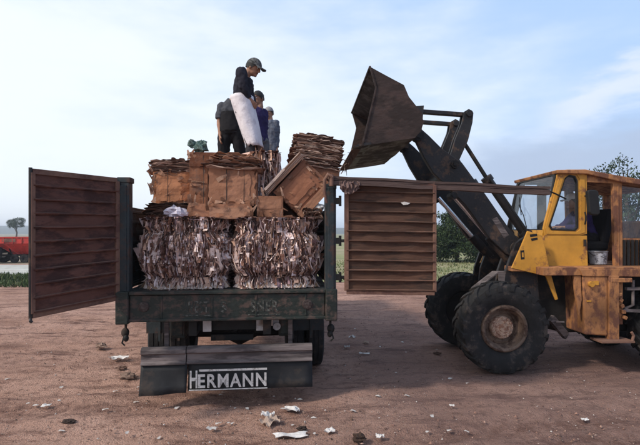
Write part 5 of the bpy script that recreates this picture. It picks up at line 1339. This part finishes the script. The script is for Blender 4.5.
        mb.build('cap', spec['cap'], bo, smooth=50)
    # garments
    for gname, gm, kind in spec['wear']:
        mb = MB()
        if kind in ('long', 'short'):
            torso(mb, .012)
            for s_ in 'LR':
                el, wr = j['el' + s_], j['wr' + s_]
                if kind == 'long': limb(mb, [j['sh' + s_], el, el.lerp(wr, .92)], (.066, .052, .038), .006)
                else: mb.tube([j['sh' + s_], j['sh' + s_].lerp(el, .4), j['sh' + s_].lerp(el, .85)], [.070, .070, .068], 12); mb.ball(j['sh' + s_], .068, None, 10)
            add_me(gname, remeshed(mb, .010, 3, .017, 12, len(gname)), gm, bo)
        elif kind == 'trousers':
            mid = hp.lerp(sh, .5) + j.get('bow', Vector())
            mb.tube([hp.lerp(mid, .42), hp + (hp - mid) * .05, hp + (hp - mid) * .25], [tuple(q_ * (1 + spec.get('slim', 1)) / 2 for q_ in r_) for r_ in ((.155, .12), (.185, .14), (.15, .12))], 16, flat=lat)
            for s_ in 'LR': limb(mb, [j['hip' + s_], j['kn' + s_], j['an' + s_] + Vector((0, 0, -.02))], tuple(r_ * spec.get('slim', 1) for r_ in (.098, .076, .062)), .008)
            add_me(gname, remeshed(mb, .011, 3, .018, 11, 3), gm, bo)
        elif kind == 'vest':
            mid = hp.lerp(sh, .5); mb.tube([hp.lerp(mid, -.1), hp.lerp(mid, .5), mid, mid.lerp(sh, .45)], [(.19, .15), (.185, .145), (.178, .136), (.188, .142)], 16, flat=lat)
            add_me(gname, remeshed(mb, .011, 4, .010, 12, 8), gm, bo)
    f = Vector(spec['foot'])
    for s_ in 'LR':
        mb = MB(); an = j['an' + s_]; mb.tube([an + Vector((0, 0, .06)), an + Vector((0, 0, -.02))], [.05, .052], 12); mb.tube([an - f * .05 + Vector((0, 0, -.045)), an + f * .04 + Vector((0, 0, -.04)), an + f * .13 + Vector((0, 0, -.055)), an + f * .185 + Vector((0, 0, -.06))], [(.04, .035), (.045, .042), (.046, .032), (.03, .022)], 12, flat=f.cross(Vector((0, 0, 1))))
        add_me('boot', remeshed(mb, .009, 2), M['shoe'], bo)
    return t, bo, j
ZF = 2.605
def joints(D, base, d):
    return {k_: W(v[0], v[1], D) + Vector((0, v[2] if len(v) > 2 else 0, 0)) - base for k_, v in d.items()}
# man in front, cap and white sack apron, looking down to the right
D = 6.3; base = Vector((W(252, 180, D).x, D, ZF))
J = joints(D, base, dict(head=(253.5, 67), neck=(247.5, 73.5), shL=(245, 77, .20), shR=(243.5, 76.5, -.18), elL=(249, 92, .22), elR=(245.5, 92, -.23), wrL=(252, 104, .05), wrR=(250.5, 102, -.14),
    hipL=(244.5, 113, .08), hipR=(244.5, 113, -.08), knL=(252, 143, .08), knR=(250.5, 144, -.08), anL=(258, 178, .10), anR=(255, 178, -.10), bow=(320, 233)))
J['bow'] = Vector((-.03, 0, .02))
t, bo, j = person('man in grey cap and dark jersey with a white sack round his waist', base, J,
    dict(head_rot=(0, R(24), R(-14)), foot=(1, 0, 0), palmL=(0, -1, 0), palmR=(0, 1, 0), hand_bend=(.3, 0, .1), slim=.66, cap=M['cap_grey'],
         wear=[('jersey', M['navy'], 'long'), ('trousers', M['charcoal'], 'trousers')]))
mb = MB(); n_ = 22; rows = 18; vs = []
for i in range(rows):
    f = i / (rows - 1); cc = (W(242.0, 97.5, D) - base).lerp(W(254.9, 147.5, D) - base, f)
    rx, ry = .15 - .04 * f, .215 - .02 * f
    for k_ in range(n_):
        a_ = R(-172 + 344 * k_ / (n_ - 1)); rr_ = 1 + .10 * noise.noise(Vector((a_ * 1.6, f * 2.5, 2))) + (.05 * math.sin(a_ * 6 + f * 2.5) + .05 * noise.noise(Vector((a_ * 4, f * 1.2, 8)))) * (.25 + f) + .04 * noise.noise(Vector((a_ * 2, f * 9, 1)))
        vs.append(cc + Vector((math.cos(a_) * rx * rr_, math.sin(a_) * ry * rr_, .012 * noise.noise(Vector((a_ * 3, 0, 4))) * f * 3)))
mb.faces(vs, [(i * n_ + k_, i * n_ + k_ + 1, (i + 1) * n_ + k_ + 1, (i + 1) * n_ + k_) for i in range(rows - 1) for k_ in range(n_ - 1)])
ap = mb.build('sack_apron', M['sack'], bo, smooth=70); so_ = ap.modifiers.new('solid', 'SOLIDIFY'); so_.thickness = .008
# man bending behind him, grey polo over black
D = 6.95; base = Vector((W(231, 185, D).x, D, ZF))
J = joints(D, base, dict(head=(240, 91, .05), neck=(234, 99), shL=(221.5, 106, .02), shR=(241, 105, .05), elL=(219.5, 122, -.02), elR=(245, 122, .1), wrL=(221.5, 137, -.10), wrR=(246, 135, -.02),
    hipL=(225, 132), hipR=(237, 132), knL=(223.5, 157, -.02), knR=(240, 157, .02), anL=(223, 181), anR=(241, 181)))
person('man in grey polo and black trousers half hidden behind the man with the sack', base, J,
    dict(head_rot=(0, R(35), R(-30)), foot=(.5, -.86, 0), palmL=(1, 0, 0), palmR=(-1, 0, 0), wear=[('polo_shirt', M['grey_shirt'], 'short'), ('vest', M['black_cloth'], 'vest'), ('trousers', M['black_cloth'], 'trousers')]))
# man with black hair, violet shirt
D = 7.4; base = Vector((W(263, 193, D).x, D, ZF))
J = joints(D, base, dict(head=(258.3, 98.2), neck=(260, 106.5), shL=(263.0, 111.5, .10), shR=(252.5, 111.5, -.10), elL=(264.5, 127, .06), elR=(251.0, 126, -.12), wrL=(259, 138, -.10), wrR=(251, 136, -.2),
    hipL=(262.5, 141, .05), hipR=(255.5, 141, -.05), knL=(264.5, 166), knR=(257, 166), anL=(265, 189), anR=(257, 189)))
person('black haired man in violet shirt and grey jeans facing the man with the sack', base, J,
    dict(head_rot=(0, R(10), R(-125)), foot=(-.5, -.86, 0), palmL=(-1, 0, 0), palmR=(1, 0, 0), wear=[('shirt', M['violet'], 'long'), ('jeans', M['jeans'], 'trousers')]))
# man at the back with pale cap
D = 9.0; base = Vector((W(270, 199, D).x, D, ZF))
J = joints(D, base, dict(head=(269, 113), neck=(270, 119), shL=(276, 123.5, -.02), shR=(265, 123.5, .02), elL=(277, 137.5), elR=(262, 137, 0), wrL=(277.3, 148.5, -.05), wrR=(262, 149, -.05),
    hipL=(272.5, 150), hipR=(266, 150), knL=(272.5, 173), knR=(266, 173), anL=(272.5, 196), anR=(266, 196)))
person('man in blue grey sweatshirt and pale cap, farthest back on the load', base, J,
    dict(head_rot=(0, R(6), R(-105)), foot=(0, -1, 0), palmL=(-1, 0, 0), palmR=(1, 0, 0), cap=M['cap_pale'], brim=False, wear=[('sweatshirt', M['bluegrey'], 'long'), ('jeans', M['jeans'], 'trousers')]))
# loader driver
def LW(px, py, v): return LO + LM @ L(px, py, v)
base = LO + LM @ Vector((us, -.02, 1.50))
ub_ = lambda u, v, z: LM @ Vector((u, v, z))
J = dict(head=ub_(-.22, 0, .96), neck=ub_(-.13, 0, .80), shL=ub_(-.09, -.19, .74), shR=ub_(-.09, .19, .74), elL=ub_(-.26, -.25, .52), elR=ub_(-.26, .25, .52), wrL=ub_(-.42, -.12, .54), wrR=ub_(-.42, .10, .54),
         hipL=ub_(.04, -.1, .37), hipR=ub_(.04, .1, .37), knL=ub_(-.40, -.12, .40), knR=ub_(-.40, .12, .40), anL=ub_(-.42, -.12, .085), anR=ub_(-.42, .12, .085))
person('driver in pale cap and dark shirt sitting inside the yellow loader cab', base, J,
    dict(head_rot=(0, R(4), R(182)), foot=(-1, 0, 0), palmL=(0, 0, -1), palmR=(0, 0, -1), cap=M['cap_white'], wear=[('shirt', M['violet'], 'long'), ('trousers', M['black_cloth'], 'trousers')]), group='loader driver')

# ------------------------------------------------------------------ litter on the dirt
def gp(px, py): return W(px, py, CAM.z * F / (py - HY))
def scrap(label, px, py, w_, d_, h_, col, seed, name='paper_litter', cat='litter', rz=0):
    """a bent, torn sheet lying on the ground"""
    p_ = gp(px, py); n_ = 9; vs = []; mb = MB()
    for i in range(n_):
        for k_ in range(n_):
            u, v = i / (n_ - 1) - .5, k_ / (n_ - 1) - .5
            edge_ = 1 + .35 * noise.noise(Vector((u * 3, v * 3, seed)))
            vs.append((u * w_ * edge_, v * d_ * edge_, .012 + h_ * (.5 + .9 * noise.noise(Vector((u * 3.2 + seed, v * 3.2, seed * 2.3))))))
    mb.faces(vs, [(i * n_ + k_, (i + 1) * n_ + k_, (i + 1) * n_ + k_ + 1, i * n_ + k_ + 1) for i in range(n_ - 1) for k_ in range(n_ - 1)], col)
    o = mb.build(name, M['litter'], loc=(p_.x, p_.y, 0)); o.rotation_euler = (0, 0, rz); s_ = o.modifiers.new('solid', 'SOLIDIFY'); s_.thickness = .004
    return tag(o, label, cat, 'litter on the dirt')
WHT = (.66, .62, .60); TAN = (.42, .31, .25); DRK = (.05, .035, .03)
scrap('long white paper sheet nearest the bottom edge of the picture', 291, 437, .30, .10, .025, WHT, 1.3, rz=.15)
scrap('crumpled tan cardboard piece behind the long white sheet', 270, 424, .17, .13, .06, TAN, 2.7, 'cardboard_litter', rz=.8)
scrap('small white crumpled paper touching the tan cardboard piece', 268, 418, .13, .09, .07, WHT, 3.1)
scrap('pair of folded white scraps in front of the lettered mud flap', 291, 412, .17, .09, .05, WHT, 4.9, rz=-.3)
scrap('small pale scrap right of the long white sheet', 330, 433, .10, .06, .03, WHT, 5.2)
scrap('little white scrap beside the dark lump at the bottom of the picture', 380, 438, .08, .05, .03, WHT, 6.4)
scrap('white flattened bag left of the mud flap on the dirt', 119, 360, .26, .14, .06, WHT, 7.7, 'plastic_litter', rz=.2)
scrap('small pale scrap alone on the left of the dirt yard', 46, 407, .09, .06, .02, WHT, 8.3)
scrap('white card slip standing out right of the truck wheel', 364, 354.5, .15, .07, .02, WHT, 9.1)
scrap('white scrap farthest back on the shaded dirt right of the truck', 352, 338, .12, .08, .04, WHT, 10.6)
scrap('tan scrap on the shaded dirt between two white scraps', 366, 343.5, .09, .07, .04, TAN, 11.4, 'cardboard_litter')
scrap('grey white scrap nearest the truck wheel on its right', 347, 348, .09, .06, .04, (.5, .46, .44), 12.8)
scrap('tiny white scrap in front of the loader on the right', 585, 421, .07, .04, .02, WHT, 13.9)
scrap('pale torn scrap left of the cardboard in the foreground', 212, 430, .09, .05, .02, (.5, .46, .44), 14.5)
scrap('tiny pale scrap in the middle of the dirt in front of the loader', 452, 407, .05, .03, .015, WHT, 16.2)
def lump(label, px, py, s_, col, seed, name='dirt_clump', cat='clump'):
    p_ = gp(px, py); crumpled(name, label, cat, (p_.x, p_.y, -.005), s_, M['litter'], seed, col=col, amp=.55, group='litter on the dirt')
lump('brown and white clump of rags left of the mud flap', 128, 379, (.20, .14, .10), (.22, .15, .12), 3, 'rag_clump')
lump('brown clump with a pale top near the left truck door', 101, 348, (.17, .13, .10), (.28, .19, .15), 5)
lump('dark round lump alone on the left foreground dirt', 69, 423, (.13, .09, .05), DRK, 8)
lump('dark lump at the bottom edge in the middle of the picture', 359, 441, (.12, .09, .08), (.06, .038, .03), 12)
lump('small dark clod beside the tan cardboard piece', 302, 430, (.09, .06, .05), DRK, 15)
lump('low brown clod behind the white flattened bag', 121, 369, (.14, .10, .05), (.15, .09, .07), 19)
lump('low dark clod in the right shade near the far loader tyre', 437, 354, (.12, .08, .04), (.09, .055, .045), 23)

p_ = gp(300, 400)
mb = MB(); mb.faces([(-.03, -.012, .008), (.028, -.016, .012), (.034, .014, .006), (0, .02, .016), (-.03, .012, .01)], [(0, 1, 2, 3, 4)], (.55, .5, .47))
fk = tag(mb.build('paper_fleck', M['litter'], loc=(p_.x, p_.y, 0)), 'tiny pale paper fleck trodden into the dirt yard', 'litter', 'tiny paper flecks on the dirt')
for k in range(46):
    px, py = (random.uniform(5, 330), random.uniform(375, 440)) if k % 3 else (random.uniform(330, 470), random.uniform(325, 435))
    p_ = gp(px, py); o = fk.copy(); COL.objects.link(o); o.location = (p_.x, p_.y, 0); o.rotation_euler = (0, 0, random.uniform(0, 6)); o.scale = (random.uniform(.5, 1.2),) * 3

# ------------------------------------------------------------------ haze between the yard and the far hills
mb = MB(); mb.box((0, 1100, 14), (3600, 2500, 32)); hz_ = mb.build('haze', [])
hm = bpy.data.materials.new('thin blue air'); hm.use_nodes = True; nt = hm.node_tree; nt.nodes.clear()
pv = nt.nodes.new('ShaderNodeVolumePrincipled'); pv.inputs['Color'].default_value = (.80, .87, 1, 1); pv.inputs['Density'].default_value = .0007; pv.inputs['Anisotropy'].default_value = .2
ou = nt.nodes.new('ShaderNodeOutputMaterial'); nt.links.new(pv.outputs[0], ou.inputs['Volume']); hz_.data.materials.append(hm)
tag(hz_, 'thin bluish haze over the far fields and hills', 'haze', kind='stuff')
